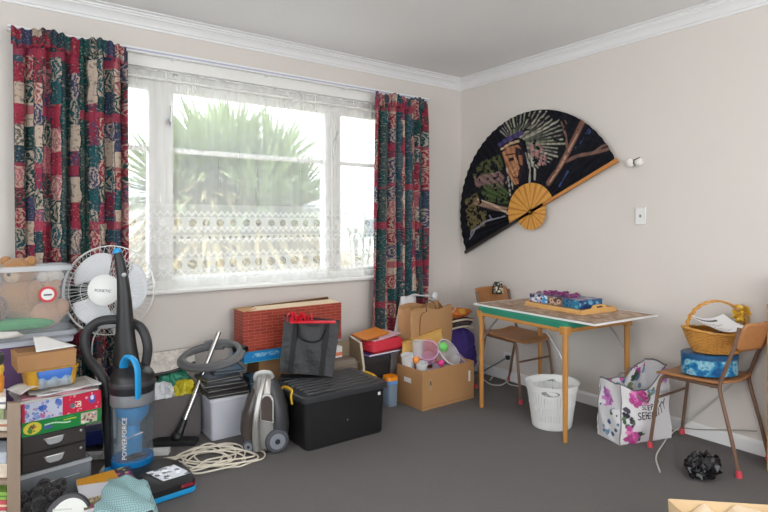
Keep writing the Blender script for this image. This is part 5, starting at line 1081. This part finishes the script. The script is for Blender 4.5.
part('rear_panel', DGREY, cv, lambda q: q.loft([sec(.02, .05, .09, .075), sec(.12, .062, .115, .080), sec(.24, .060, .105, .072), sec(.34, .045, .08, .050), sec(.41, .025, .045, .03)]), local=True)
arc = [(.032*math.cos(PI*i/14), .055+.045*math.sin(PI*i/14)) for i in range(15)]+[(-.030, -.03), (.034, -.045)]
WF = Matrix.Translation((.022, -.116, .235)) @ Matrix.Rotation(PI/2-.16, 4, 'X')
part('window_frame', mat('bright_silver', (200, 198, 194), .25, .6), cv, lambda q: q.prism([(x*1.22, y*1.14-.002) for x, y in arc], .014, WF), local=True, bev=.003); part('window', mat('dark_brown_window', (70, 62, 58), .15), cv, lambda q: q.prism(arc, .018, WF), local=True)
part('front_rib', SILV, cv, lambda q: q.tube(cr([(-.035, -.125, .03), (-.040, -.142, .12), (-.036, -.138, .22), (-.022, -.112, .32), (-.006, -.075, .40), (0, -.035, .44)], 4), .018, 10), local=True)
part('carry_grip', mat('pale_silver_grip', (206, 206, 204), .3, .3), cv, lambda q: q.tube(cr([(-.055, -.02, .405), (-.05, -.045, .44), (-.01, -.05, .455), (.03, -.045, .45), (.045, -.02, .42)], 4), .013, 10), local=True)
for s, dx in ((-1, -.078), (1, .072)):
    WM = Matrix.Translation((dx, -.085, .072 if s > 0 else .041)) @ Matrix.Scale(1.0 if s > 0 else .56, 4)
    w = part('wheel', mat('wheel_rubber_grey', (74, 76, 82), .6), cv, lambda q: q.lathe([(.001, 0), (.056, 0), (.068, .008), (.070, .02), (.064, .032), (.050, .036), (.001, .034)], 28, WM @ Matrix.Rotation(PI/2, 4, 'X') @ Matrix.Rotation(R(18*s), 4, 'Y')), local=True)
    part('hubcap', mat('wheel_hub_grey', (130, 134, 142), .4), w, lambda q: q.lathe([(.001, .038), (.018, .040), (.044, .0385), (.046, .035)], 24, WM @ Matrix.Rotation(PI/2, 4, 'X') @ Matrix.Rotation(R(18*s), 4, 'Y')), local=True)
    part('hub_centre', BPLAST, w, lambda q: q.lathe([(.001, .044), (.014, .043), (.016, .038)], 16, WM @ Matrix.Rotation(PI/2, 4, 'X') @ Matrix.Rotation(R(18*s), 4, 'Y')), local=True)

# ------------------------------------------------------------------ white bin and black cases
wb = thing('white_bin', 'plain white square plastic bin under the black cases', 'bin', (1.23, 3.47, 0))
part('tub', mat('cool_white_plastic', (212, 214, 224), .4, var=.02), wb, lambda q: q.stack([(0, rrect(.225, .25, .018), 1.235, 3.465), (.235, rrect(.245, .27, .02), 1.235, 3.465)]))
part('rim', mat('cool_white_rim', (220, 222, 230), .35, var=.02), wb, lambda q: q.stack([(.233, rrect(.25, .275, .022), 1.235, 3.465), (.236, rrect(.256, .28, .024), 1.235, 3.465), (.252, rrect(.256, .28, .024), 1.235, 3.465), (.254, rrect(.24, .265, .02), 1.235, 3.465)]))
z = .2545
for k, (x, y, w, d, h, c, rot, lab) in enumerate(((1.235, 3.44, .25, .21, .030, (44, 42, 44), -3, 'black plastic case directly on the white bin'), (1.225, 3.45, .255, .20, .028, (52, 50, 50), 2, 'dark case second from bottom on white bin'), (1.215, 3.45, .25, .215, .030, (40, 40, 44), -5, 'black case with pale sheet third up on white bin'), (1.20, 3.47, .22, .19, .026, (56, 58, 62), 6, 'charcoal case fourth up on the white bin'), (1.27, 3.49, .19, .17, .024, (48, 66, 82), -8, 'slate blue case on top of the stack on white bin'))):
    t = thing('video_case', lab, 'case', (x, y, z), R(rot), group='plastic cases stacked on the white bin')
    part('shell', mat('case_tone_%d' % k, c, .35, var=.15), t, lambda q: q.b2((-w/2, -d/2, 0), (w/2, d/2, h)), local=True, bev=.003); part('seam', mat('case_seam', (150, 148, 144), .5), t, lambda q: q.b2((-w/2-.0006, -d/2-.0006, h*.45), (w/2+.0006, d/2+.0006, h*.58)), local=True, sm=0)
    part('insert_sheet', mat('insert_tone_%d' % k, [(60, 60, 66), (80, 70, 60), (150, 152, 158), (90, 100, 116), (110, 140, 160)][k], .4, var=.5, scale=40), t, lambda q: q.b2((-w*.42, -d*.42, h), (w*.42, d*.42, h+.0008)), local=True, sm=0)
    z += h+.0012
t = thing('toy_block', 'small orange wedge on the black cases by hose', 'toy', tuple(at(222, 371, 3.72))); p = at(222, 372, 3.66)
part('wedge', mat('pale_orange', (226, 170, 100), .5), t, lambda q: q.stack([(z+.0, rrect(.045, .03, .004), p.x, p.y), (z+.03, rrect(.008, .008, .002), p.x, p.y)])); part('stripe', PAPER, t, lambda q: q.stack([(z+.004, rrect(.043, .031, .004), p.x, p.y), (z+.008, rrect(.037, .028, .004), p.x, p.y)]))
t = thing('teal_case', 'dark teal case standing on the white bin beside canister vacuum', 'case', (1.42, 3.42, 0)); part('shell', mat('dark_teal_case', (44, 70, 84), .4, var=.3, scale=40), t, lambda q: q.b2((1.375, 3.36, 0), (1.475, 3.49, .34)), bev=.003); part('seam', mat('case_seam', (150, 148, 144), .5), t, lambda q: q.b2((1.3745, 3.3595, .30), (1.4755, 3.4905, .304)), sm=0)

# ------------------------------------------------------------------ brick carton on blue box on brown carton
t = thing('support_carton', 'brown carton hidden under the blue flat box', 'carton', (1.75, 3.61, 0)); part('body', CARDD, t, lambda q: q.b2((1.50, 3.515, 0), (2.08, 3.715, .398)), sm=0); part('tape', mat('packing_tape', (196, 160, 110), .3), t, lambda q: q.b2((1.76, 3.5145, 0), (1.81, 3.7155, .3985)), sm=0)
t = thing('flat_box', 'bright blue flat box under the red brick print carton', 'box', (1.75, 3.61, .40)); part('body', mat('bright_blue_card', (38, 138, 206), .4, var=.06), t, lambda q: q.b2((1.39, 3.50, .4), (2.09, 3.715, .474)), bev=.002)
MB().grid(lambda u, v: (1.39+.70*u, 3.4992, .40+.074*v), 240, 26, color=lambda U, V: lay(lay(np.zeros(U.shape+(3,))+np.array([38, 140, 208]), (np.abs(V-.62) < .17) & (vnoise(U*1.0, V*.04, 150, 2) > .42) & (vnoise(U*3, V*2, 30, 5) > .3) & (U > .08) & (U < .36), (186, 226, 244), .8), V < .07, (80, 190, 210))).build('printed_front', PAINTG, t, sm=0)
bkm = NT('red_brick_print'); bt = bkm.n.new('ShaderNodeTexBrick'); o_ = bkm.sep(bkm.coord())
bkm.l.new(bkm.comb(bkm.math('ADD', o_[0], o_[1]), o_[2]), bt.inputs['Vector']); bt.inputs['Scale'].default_value = 1.0; bt.inputs['Brick Width'].default_value = .085; bt.inputs['Row Height'].default_value = .021; bt.inputs['Mortar Size'].default_value = .0016; bt.inputs['Mortar Smooth'].default_value = .2
bt.inputs['Color1'].default_value = lin((172, 66, 46)); bt.inputs['Color2'].default_value = lin((146, 48, 36)); bt.inputs['Mortar'].default_value = lin((198, 110, 88)); bkm.l.new(bt.outputs[0], bkm.b.inputs['Base Color']); bkm.b.inputs['Roughness'].default_value = .5
br = thing('brick_print_carton', 'long open carton printed with red bricks below the window', 'carton', (1.765, 3.585, .475), R(1.0))
CREAM = mat('cream_card_inside', (214, 190, 160), .8, var=.06)
bw, bh = .383, .268
for a, b, m_ in (((-bw, -.08, 0), (bw, -.076, bh), bkm.m), ((-bw, .076, 0), (bw, .08, bh), bkm.m), ((-bw, -.076, 0), (-bw+.004, .076, bh), bkm.m), ((bw-.004, -.076, 0), (bw, .076, bh), bkm.m), ((-bw, -.08, -.0005), (bw, .08, .003), CARD)):
    part('panel', m_, br, lambda q: q.b2(a, b), local=True, sm=0)
part('flap', CREAM, br, lambda q: q.loft([[(-bw+.03, -.079, bh), (bw-.01, -.079, bh), (bw-.06, -.03, bh+.022), (-bw+.1, -.03, bh+.02)], [(-bw+.03, -.079, bh+.003), (bw-.01, -.079, bh+.003), (bw-.06, -.03, bh+.025), (-bw+.1, -.03, bh+.023)]]), local=True, sm=0)
part('flap', CARD, br, lambda q: q.loft([[(-bw+.01, .079, bh), (bw-.01, .079, bh), (bw-.05, .03, bh+.034), (-bw+.16, .02, bh+.018)], [(-bw+.01, .079, bh+.003), (bw-.01, .079, bh+.003), (bw-.05, .03, bh+.037), (-bw+.16, .02, bh+.021)]]), local=True, sm=0)
part('flap', CARD, br, lambda q: q.loft([[(-bw, -.10, bh), (-bw, .10, bh), (-bw+.10, .06, bh+.012), (-bw+.10, -.06, bh+.012)], [(-bw, -.10, bh+.003), (-bw, .10, bh+.003), (-bw+.10, .06, bh+.015), (-bw+.10, -.06, bh+.015)]]), local=True, sm=0)

# ------------------------------------------------------------------ black storage tub with ribbed lid, black bag
BT0, BT1, BTY0, BTY1 = 1.50, 2.075, 2.845, 3.255
bx_, by_, bsx, bsy = (BT0+BT1)/2, (BTY0+BTY1)/2, BT1-BT0, BTY1-BTY0
st = thing('storage_tub', 'large black plastic storage tub with ribbed lid and yellow clip', 'storage tub', (bx_, by_, 0))
TUBB = mat('black_tub_plastic', (27, 27, 29), .42, var=.1, bump=.05, bscale=200)
part('tub', TUBB, st, lambda q: q.stack([(0, rrect(bsx-.035, bsy-.03, .03), bx_, by_), (.01, rrect(bsx-.02, bsy-.015, .035), bx_, by_), (.29, rrect(bsx, bsy, .035), bx_, by_)]))
ld = part('lid', mat('charcoal_lid', (50, 51, 54), .4, var=.05), st, lambda q: q.stack([(.285, rrect(bsx+.03, bsy+.03, .04), bx_, by_), (.288, rrect(bsx+.038, bsy+.036, .042), bx_, by_), (.315, rrect(bsx+.038, bsy+.036, .042), bx_, by_), (.323, rrect(bsx+.02, bsy+.02, .04), bx_, by_), (.321, rrect(bsx-.03, bsy-.03, .03), bx_, by_)]))
for k in range(7): part('lid_rib', mat('charcoal_lid', None), ld, lambda q: q.stack([(.319, rrect(bsx-.06, .030, .010), bx_, BTY0+.05+.052*k), (.331, rrect(bsx-.075, .020, .008), bx_, BTY0+.05+.052*k)]))
YC = mat('yellow_clip_plastic', (226, 178, 40), .4)
for x, s in ((BT0-.022, -1), (BT1+.022, 1)): part('clip', YC, st, lambda q: q.tube(cr([(x, by_-.075, .255), (x+.004*s, by_-.07, .30), (x-.012*s, by_-.05, .326), (x-.012*s, by_+.05, .326), (x+.004*s, by_+.07, .30), (x, by_+.075, .255)], 4), .009, 8, flat=.7))
part('label', PAPER, st, lambda q: q.box((BT1-.055, BTY0-.003, .255), (.018, .004, .018)), sm=0); part('scuff', LGREY, st, lambda q: q.ball((bx_-.0, BTY0+.0025, .135), (.004, .004, .004), 8))
BF = mat('black_nylon', (44, 44, 47), .5, var=.2, bump=1.0, bscale=18); BFD = mat('black_webbing', (26, 26, 28), .7)
ib = thing('cooler_bag', 'black nylon cooler bag standing on the black storage tub', 'bag', (1.695, 3.205, .333), math.atan2(-.58, .81)+R(2))
IBM = Matrix.Translation((.17, 0, 0)) @ Matrix.Rotation(R(6), 4, 'Y') @ Matrix.Translation((-.17, 0, 0)) @ Matrix.Rotation(R(-9), 4, 'X')
def cool(u, v):
    s = u*4; k = int(s) % 4; f = s-int(s); W, D = .345, .11
    c = [(-W/2, -D/2), (W/2, -D/2), (W/2, D/2), (-W/2, D/2)]; a, b = c[k], c[(k+1) % 4]
    x, y = a[0]+(b[0]-a[0])*f, a[1]+(b[1]-a[1])*f; bul = .012*math.sin(PI*f)*math.sin(PI*v)
    x *= 1+.05*v; y += (-bul if k == 0 else bul if k == 2 else 0)
    if k == 0: y += .006*math.sin(f*13+v*7)*math.sin(PI*f)
    return IBM @ Vector((x, y, .002+.36*v))
MB().grid(cool, 64, 20, closeu=True).build('body', BF, ib, sm=40, local=True)
part('top', BF, ib, lambda q: q.grid(lambda u, v: IBM @ Vector(((u-.5)*.36, (v-.5)*.11, .362-.012*math.sin(PI*v))), 12, 6), local=True); part('base', BF, ib, lambda q: q.b2((-.17, -.05, 0), (.17, .05, .004)), local=True)
for x in (-.10, .10): part('webbing_strap', BFD, ib, lambda q: q.loft([[IBM @ Vector((x-.016, -.062-.012*math.sin(PI*v), .36*v)), IBM @ Vector((x+.016, -.062-.012*math.sin(PI*v), .36*v)), IBM @ Vector((x+.016, -.055-.012*math.sin(PI*v), .36*v)), IBM @ Vector((x-.016, -.055-.012*math.sin(PI*v), .36*v))] for v in [i/8 for i in range(9)]]), local=True)
part('carry_loop', BFD, ib, lambda q: q.tube(cr([IBM @ Vector(p) for p in ((-.09, -.07, .31), (-.075, -.085, .25), (-.04, -.088, .215), (.03, -.088, .21), (.075, -.085, .235), (.095, -.07, .30))], 5), .010, 8, flat=.4), local=True)
part('piping', BFD, ib, lambda q: q.tube([IBM @ Vector(p) for p in ((-.18, -.057, .36), (.18, -.057, .36))], .005, 6), local=True)
REDT = mat('red_tissue', (222, 30, 48), .6, var=.12)
rb = thing('red_ribbon', 'bright red ribbon and tissue on top of the cooler bag', 'ribbon', tuple(at(304, 319, 3.55)))
def rib(q):
    r_ = random.Random(9)
    for k in range(10):
        p = at(290+r_.uniform(0, 24), 317, 3.56+r_.uniform(-.02, .03)); p.z = .690+r_.uniform(0, .01); a = r_.uniform(0, PI); d = Vector((math.cos(a)*.03, math.sin(a)*.03, 0)); h = r_.uniform(.025, .06)
        q.tube(cr([p-d, p-d*.8+Vector((0, 0, h)), p+d*.6+Vector((0, 0, h*.9)), p+d], 4), .012, 6, flat=.25)
part('ribbon_loops', REDT, rb, rib); part('tissue', REDT, rb, lambda q: q.loft([[tuple(at(290, 0, 3.56+o))[:2]+(.690,), tuple(at(336, 0, 3.56+o))[:2]+(.690,), tuple(at(336, 0, 3.56+o))[:2]+(.697,), tuple(at(290, 0, 3.56+o))[:2]+(.703,)] for o in (-.03, .04)]), sm=0)

# ------------------------------------------------------------------ wooden crate behind the tub
cr2 = thing('wooden_crate', 'cream edged wooden toy crate behind the black storage tub', 'crate', (2.03, 3.40, 0))
CRM = mat('cream_paint_wood', (214, 204, 184), .5, var=.05); OLV = mat('olive_brown_board', (142, 124, 100), .7, var=.1)
prof = [(3.49, 0), (3.49, .49), (3.40, .475), (3.345, .465), (3.305, .30), (3.305, 0)]
part('side_panel', CRM, cr2, lambda q: q.loft([[(x, y, z) for y, z in prof] for x in (2.205, 2.222)]), sm=20); part('inner_lining', OLV, cr2, lambda q: q.loft([[(x, y, z-.004 if z > 0 else z) for y, z in prof] for x in (2.201, 2.205)]), sm=20)
part('back_panel', OLV, cr2, lambda q: q.b2((1.86, 3.478, 0), (2.2, 3.49, .46)), sm=0); part('front_panel', CRM, cr2, lambda q: q.b2((1.86, 3.305, 0), (2.2, 3.318, .27)), sm=0); part('side_panel', CRM, cr2, lambda q: q.b2((1.845, 3.305, 0), (1.86, 3.49, .3)), sm=0)
t = thing('small_carton', 'small white medicine carton inside the wooden crate', 'carton', (2.06, 3.43, .36)); part('body', PAPER, t, lambda q: q.b2((2.02, 3.42, .362), (2.10, 3.47, .44))); part('stripe', mat('orange_print', (226, 130, 90), .5), t, lambda q: q.b2((2.019, 3.4195, .375), (2.101, 3.4705, .40)), sm=0)
t = thing('grey_cushion', 'grey brown folded cushion filling the wooden crate', 'cushion', (2.03, 3.39, .0)); part('cushion', mat('taupe_fabric', (128, 116, 106), .9, var=.15, bump=.4), t, lambda q: q.stack([(.005, rrect(.31, .14, .03), 2.03, 3.395), (.33, rrect(.32, .15, .04), 2.03, 3.395), (.358, rrect(.28, .12, .04), 2.03, 3.395)])); part('piping', OLV, t, lambda q: q.tube([(2.03+x, 3.395+y, .33) for x, y in rrect(.325, .155, .04)], .004, 5, True))

# ------------------------------------------------------------------ pile by the right curtain
t = thing('dark_carton', 'black carton under the red pouch near the curtain', 'carton', (2.37, 3.45, 0)); part('body', mat('black_card', (38, 36, 38), .6), t, lambda q: q.b2((2.25, 3.36, 0), (2.49, 3.56, .345)), bev=.002); part('lid', mat('black_card_lid', (48, 46, 48), .6), t, lambda q: q.b2((2.246, 3.356, .30), (2.494, 3.564, .348)), bev=.002)
t = thing('purple_folder', 'purple folder under the red pouch', 'folder', (2.42, 3.45, .35)); part('cover', mat('purple_card', (84, 50, 130), .5), t, lambda q: [q.box((2.44, 3.45, .3525), (.36, .22, .004), rz=R(5)), q.box((2.44, 3.45, .3685), (.36, .22, .004), rz=R(5))]); part('pages', PAPER, t, lambda q: q.box((2.445, 3.45, .3605), (.345, .21, .0115), rz=R(5)))
t = thing('red_pouch', 'bright red cloth pouch on the purple folder', 'pouch', (2.45, 3.42, .371), R(8)); part('body', mat('bright_red_cloth', (206, 44, 64), .7, var=.1, bump=.2, bscale=40), t, lambda q: q.stack([(0, rrect(.30, .17, .03)), (.02, rrect(.34, .20, .04)), (.065, rrect(.335, .19, .05)), (.088, rrect(.29, .15, .05))]), local=True); part('zip', mat('dark_red_zip', (140, 26, 44), .5), t, lambda q: q.box((0, -.092, .055), (.27, .004, .008)), local=True)
t = thing('pink_magazine', 'pale pink magazine lying over the red pouch', 'magazine', (2.46, 3.46, .46), R(14)); part('pages', mat('pale_pink_paper', (216, 180, 192), .5, var=.15), t, lambda q: q.loft([[(-.15+.3*i/8, y, .001+.016*(i/8)+th) for i in range(9)]+[(-.15+.3*(8-i)/8, y, -.006+.016*((8-i)/8)+th) for i in range(9)] for y, th in ((-.09, .0), (.09, .012))]), local=True, sm=30); part('spine', PAPER, t, lambda q: q.b2((-.152, -.09, -.006), (-.149, .09, .006)), local=True)
t = thing('orange_folder', 'orange folder topmost on the red pouch pile', 'folder', (2.40, 3.47, .455), R(12)); part('cover', mat('orange_card', (222, 134, 50), .5, var=.08), t, lambda q: q.loft([[(-.14, y, z), (.12, y, z+.022), (.12, y, z+.030), (-.14, y, z+.010)] for y, z in ((-.07, .006), (.08, .030))]), local=True, sm=0); part('edge_band', mat('brown_print', (150, 84, 40), .5), t, lambda q: q.b2((-.16, -.076, .012), (-.03, -.0995, .02)), local=True, sm=0)
oc = thing('food_container', 'clear blue tinted container with orange lid beside cardboard box', 'container', (2.405, 3.245, 0)); part('wall', clear_mat('pale_blue_clear', (170, 190, 214), .5, .15), oc, lambda q: q.stack([(0, rrect(.082, .082, .02), 2.405, 3.245), (.165, rrect(.09, .09, .022), 2.405, 3.245)])); part('blue_band', mat('sky_blue_band', (96, 150, 214), .4), oc, lambda q: q.stack([(.163, rrect(.092, .092, .022), 2.405, 3.245), (.188, rrect(.092, .092, .022), 2.405, 3.245)])); part('lid', mat('orange_plastic_lid', (242, 146, 30), .4, var=.03), oc, lambda q: q.stack([(.187, rrect(.098, .098, .026), 2.405, 3.245), (.212, rrect(.104, .079, .03), 2.405, 3.245), (.218, rrect(.09, .09, .026), 2.405, 3.245)]))

# cardboard box with household plastics
kb = thing('cardboard_box', 'large open brown cardboard box full of plastic ware', 'cardboard box', (2.765, 3.15, 0), R(1))
KX, KY, KZ = .26, .145, .282
for a, b in (((-KX, -KY, 0), (KX, -KY+.005, KZ)), ((-KX, KY-.005, 0), (KX, KY, KZ)), ((-KX, -KY+.005, 0), (-KX+.005, KY-.005, KZ)), ((KX-.005, -KY+.005, 0), (KX, KY-.005, KZ)), ((-KX+.005, -KY+.005, 0), (KX-.005, KY-.005, .005))): part('panel', CARD, kb, lambda q: q.b2(a, b), local=True, sm=0)
for x, w_ in ((-.18, .006), (.21, .010)): part('label', PAPER if x > 0 else mat('faded_label', (170, 150, 130), .7), kb, lambda q: q.b2((x-w_, -KY-.0008, .135), (x+w_, -KY, .215)), local=True, sm=0)
part('hand_hole', BFD, kb, lambda q: q.b2((-.186, -KY-.0012, .17), (-.176, -KY-.0009, .20)), local=True, sm=0); part('side_label', PAPER, kb, lambda q: q.b2((-KX-.0008, -.02, .17), (-KX, .06, .205)), local=True, sm=0)
part('bottom_seam', CARDD, kb, lambda q: q.b2((-KX-.0005, -KY-.0005, .02), (KX, -KY, .024)), local=True, sm=0)
WT = mat('white_tub_plastic', (230, 230, 230), .4)
def K(px, py, y): return atY(px, py, y)
def tubthing(nm, lab, cat, px, py, y, r0, r1, h, m, rim=None, tilt=(0, 0), z0=None):
    p = K(px, py, y); t = thing(nm, lab, cat, (p.x, p.y, .006)); T = Matrix.Translation(p) @ Matrix.Rotation(tilt[0], 4, 'X') @ Matrix.Rotation(tilt[1], 4, 'Y')
    part('wall', m, t, lambda q: q.lathe([(.001, -h), (r0, -h), (r0*1.02, -h+.005), (r1, 0)], 28, T)); part('rim', rim or m, t, lambda q: q.lathe([(r1*.97, -.006), (r1*1.06, -.006), (r1*1.07, .002), (r1*.97, .004)], 28, T)); return t
tubthing('ice_cream_tub', 'white rounded plastic tub at the left end of cardboard box', 'tub', 408, 355, 3.215, .042, .052, .17, WT, None, (R(6), R(-8)))
tubthing('white_lid_tub', 'white tub lid edge at front of the cardboard box', 'tub', 422, 363, 3.10, .034, .042, .14, WT, None, (R(12), R(-6)))
PKC = clear_mat('pink_clear_plastic', (236, 190, 230), .5, .2, (250, 228, 246)); LILC = clear_mat('lilac_clear_plastic', (216, 196, 222), .5, .2); CLR2 = clear_mat('cloudy_plastic', (222, 224, 224), .5, .2)
tubthing('plastic_cup', 'clear plastic cup standing tallest in the cardboard box', 'cup', 418, 341, 3.16, .035, .045, .12, CLR2)
tubthing('pink_jug', 'pink translucent plastic jug tipped over in cardboard box', 'jug', 428, 350, 3.10, .055, .075, .17, PKC, PKC, (R(48), R(-35)))
tubthing('clear_bowl', 'cloudy clear plastic bowl tipped up in the cardboard box', 'bowl', 449, 352, 3.12, .05, .105, .09, CLR2, mat('milky_rim', (226, 226, 228), .3), (R(52), R(12)))
tubthing('clear_dish', 'cloudy clear dish at the right end of cardboard box', 'dish', 462, 357, 3.15, .05, .09, .08, LILC, None, (R(30), R(35)))
for nm, lab, px, py, y, r, c in (('green_ball', 'lime green ball inside the clear bowl', 443, 347, 3.07, .036, (120, 214, 110)), ('orange_ball', 'small orange ball in the cardboard box', 416, 360, 3.07, .026, (240, 150, 70)), ('pink_ball', 'hot pink ball at front of the cardboard box', 441, 363, 3.06, .026, (226, 60, 140))):
    p = K(px, py, y); t = thing(nm, lab, 'ball', tuple(p-Vector((0, 0, r)))); part('skin', mat(nm+'_skin', c, .4), t, lambda q: q.ball(p, r, 18)); part('seam', mat(nm+'_seam', tuple(int(x*.8) for x in c), .5), t, lambda q: q.tube([(p.x+r*math.cos(2*PI*i/24), p.y, p.z+r*math.sin(2*PI*i/24)) for i in range(24)], .0012, 4, True))
t = thing('sorted_plastics', 'mixed pale plastic ware packed low in the cardboard box', 'plastic ware', (2.765, 3.15, .006), kind='stuff'); 
def fill(q):
    r_ = random.Random(4)
    for k in range(22): q.stack([(0, rrect(.08, .06, .02)), (.05, rrect(.09, .07, .02))], Matrix.Translation((2.765+r_.uniform(-.19, .19), 3.15+r_.uniform(-.08, .08), .02+r_.uniform(0, .18))) @ Matrix.Rotation(r_.uniform(0, 3), 4, 'Z') @ Matrix.Rotation(r_.uniform(-.5, .5), 4, 'X'))
part('pieces', mat('mixed_pale_plastic', (210, 196, 214), .4, var=.15), t, fill, kind='stuff')
t = thing('padded_envelope', 'yellow padded envelope leaning on the paper bag', 'envelope', (2.72, 3.25, .20)); e4 = [atY(404, 352, 3.235), atY(447, 342, 3.235), atY(440, 328, 3.31), atY(403, 342, 3.31)]
part('pouch', mat('manila_yellow', (226, 180, 100), .7, var=.06), t, lambda q: q.loft([[tuple(p+Vector((0, o, .0))) for p in (e4[0]-Vector((0, -.02, .14)), e4[1]-Vector((0, -.02, .14)), e4[2], e4[3])] for o in (-.014, .014)]), bev=.006); part('flap', mat('manila_flap', (208, 160, 84), .7), t, lambda q: q.loft([[tuple(p+Vector((0, o, 0))) for p in (e4[3]+(e4[0]-e4[3])*.15, e4[2]+(e4[1]-e4[2])*.15, e4[2], e4[3])] for o in (-.0155, .0155)]))
# brown paper bag
pbg = thing('paper_bag', 'brown paper shopping bag behind the cardboard box', 'paper bag', (2.86, 3.42, 0))
KRB = mat('brown_kraft_paper', (186, 142, 98), .8, var=.08, scale=6, bump=.25, bscale=14)
def kbag(u, v):
    W, D = .43, .16; s = u*4; k = int(s) % 4; f = s-int(s); c = [(-W/2, -D/2), (W/2, -D/2), (W/2, D/2), (-W/2, D/2)]; a, b = c[k], c[(k+1) % 4]
    x, y = a[0]+(b[0]-a[0])*f, a[1]+(b[1]-a[1])*f
    if k in (1, 3): x += (-1 if k == 1 else 1)*.03*math.sin(PI*f)*v
    top = .665+(.02 if k == 2 else 0)+.012*math.sin(f*8+k)
    return (2.862+x*(1-.02*v)+.008*math.sin(v*9+k), 3.405+y+.010*math.sin(v*7+f*6)*math.sin(PI*f)-.025*v, top*v)
MB().grid(kbag, 80, 24, closeu=True).build('sides', KRB, pbg, sm=40); part('base', KRB, pbg, lambda q: q.b2((2.66, 3.34, 0), (3.06, 3.47, .004)), sm=0)
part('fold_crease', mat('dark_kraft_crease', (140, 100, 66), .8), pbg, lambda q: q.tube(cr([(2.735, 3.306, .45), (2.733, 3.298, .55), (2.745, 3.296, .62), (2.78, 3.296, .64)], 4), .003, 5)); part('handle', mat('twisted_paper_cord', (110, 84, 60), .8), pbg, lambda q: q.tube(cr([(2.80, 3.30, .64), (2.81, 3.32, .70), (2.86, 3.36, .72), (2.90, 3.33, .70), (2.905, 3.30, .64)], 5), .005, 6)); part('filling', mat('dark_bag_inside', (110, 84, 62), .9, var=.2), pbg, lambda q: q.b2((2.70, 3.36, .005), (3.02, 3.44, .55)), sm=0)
t = thing('white_carrier_bag', 'white plastic carrier bag slumped behind the paper bag', 'plastic bag', (2.74, 3.60, 0))
WF_ = mat('white_film', (222, 222, 224), .35, var=.06)
part('film', WF_, t, lambda q: q.grid(lambda u, v: (2.75+(.17*(1-.55*v))*math.cos(2*PI*u)*(1+.08*math.sin(u*31+v*9))+.05*v, 3.535+(.036*(1-.35*v))*math.sin(2*PI*u)*(1+.1*math.sin(u*23+v*7)), .002+.735*v), 44, 14, closeu=True), sm=30)
part('handle', WF_, t, lambda q: q.tube(cr([(2.76, 3.54, .71), (2.84, 3.53, .745), (2.93, 3.52, .735), (3.02, 3.52, .725), (3.09, 3.53, .705)], 5), [.02+.008*math.sin(i*1.1) for i in range(21)], 8, flat=.4)); part('handle', WF_, t, lambda q: q.ball((3.08, 3.52, .715), (.035, .02, .038), 12))
# bags in the corner
for nm, lab, cat, c, r3, col, sd, bmp in (('purple_bag', 'deep purple cloth bag heaped beside the cardboard box', 'bag', (3.25, 3.42, .0), (.165, .11, .235), (66, 48, 124), 4, .6), ('striped_cloth', 'black and cream folded cloth on the purple bag', 'cloth', (3.225, 3.43, .45), (.18, .10, .045), (70, 62, 60), 8, .5), ('orange_scarf', 'orange scarf on top of corner cloth heap', 'scarf', (3.235, 3.44, .535), (.16, .09, .04), (214, 120, 56), 12, .5)):
    t = thing(nm, lab, cat, (c[0], c[1], c[2])); part('cloth', mat(nm+'_cloth', col, .85, var=.25, scale=22, bump=bmp, bscale=30), t, crumple(c, r3, sd, 40, .3), sm=60)
    if nm == 'purple_bag': part('red_hem', mat('red_hem', (190, 40, 56), .7), t, lambda q: q.tube(cr([(3.05, 3.36, .15), (3.12, 3.315, .17), (3.22, 3.315, .165)], 4), .014, 6))
    elif nm == 'striped_cloth': part('cream_band', mat('cream_cord', (214, 198, 176), .8), t, lambda q: [q.tube(cr([(3.07, 3.37, .46+o), (3.14, 3.325, .485+o), (3.24, 3.315, .49+o), (3.35, 3.335, .47+o)], 5), .008, 6) for o in (-.012, .045)])
    else: part('yellow_fold', mat('mustard_fold', (220, 170, 70), .85), t, lambda q: q.ball((3.255, 3.38, .585), (.05, .03, .028), 12)); part('hanger', mat('pale_wood_hanger', (224, 196, 160), .6), t, lambda q: q.tube([(3.08, 3.345, .57), (3.16, 3.35, .635)], .006, 6))
# cream cable heap on the carpet
ccx = atZ(217, 461, 0)
def heapc(q):
    r_ = random.Random(13); pts = []
    for i in range(104):
        a = i*.52; k = i/103; rx = (.165+.07*math.sin(i*.19)); ry = .095+.04*math.sin(i*.23+1)
        ox = -.07+.08*math.sin(i*.061+.6)+(.12 if 60 < i < 80 else 0); oy = .02*math.sin(i*.11)
        l = ox+rx*math.cos(a); dpt = oy+ry*math.sin(a); pts.append((ccx.x+RT[0]*l+FW[0]*dpt*1.4, ccx.y+RT[1]*l+FW[1]*dpt*1.4, .006+.02*abs(math.sin(i*.77))*(1-.5*abs(math.cos(a)))+.008*k))
    for l, dpt in ((.10, -.10), (.2, -.03), (.255, .02), (.24, .10), (.16, .14), (.08, .10)): pts.append((ccx.x+RT[0]*l+FW[0]*dpt, ccx.y+RT[1]*l+FW[1]*dpt, .008))
    q.tube(cr(pts, 3), .0047, 6)
part('extension_cable', mat('cream_cable', (226, 217, 200), .5, var=.04), None, heapc, label='cream extension cable heaped in loose coils on the carpet', cat='cable')
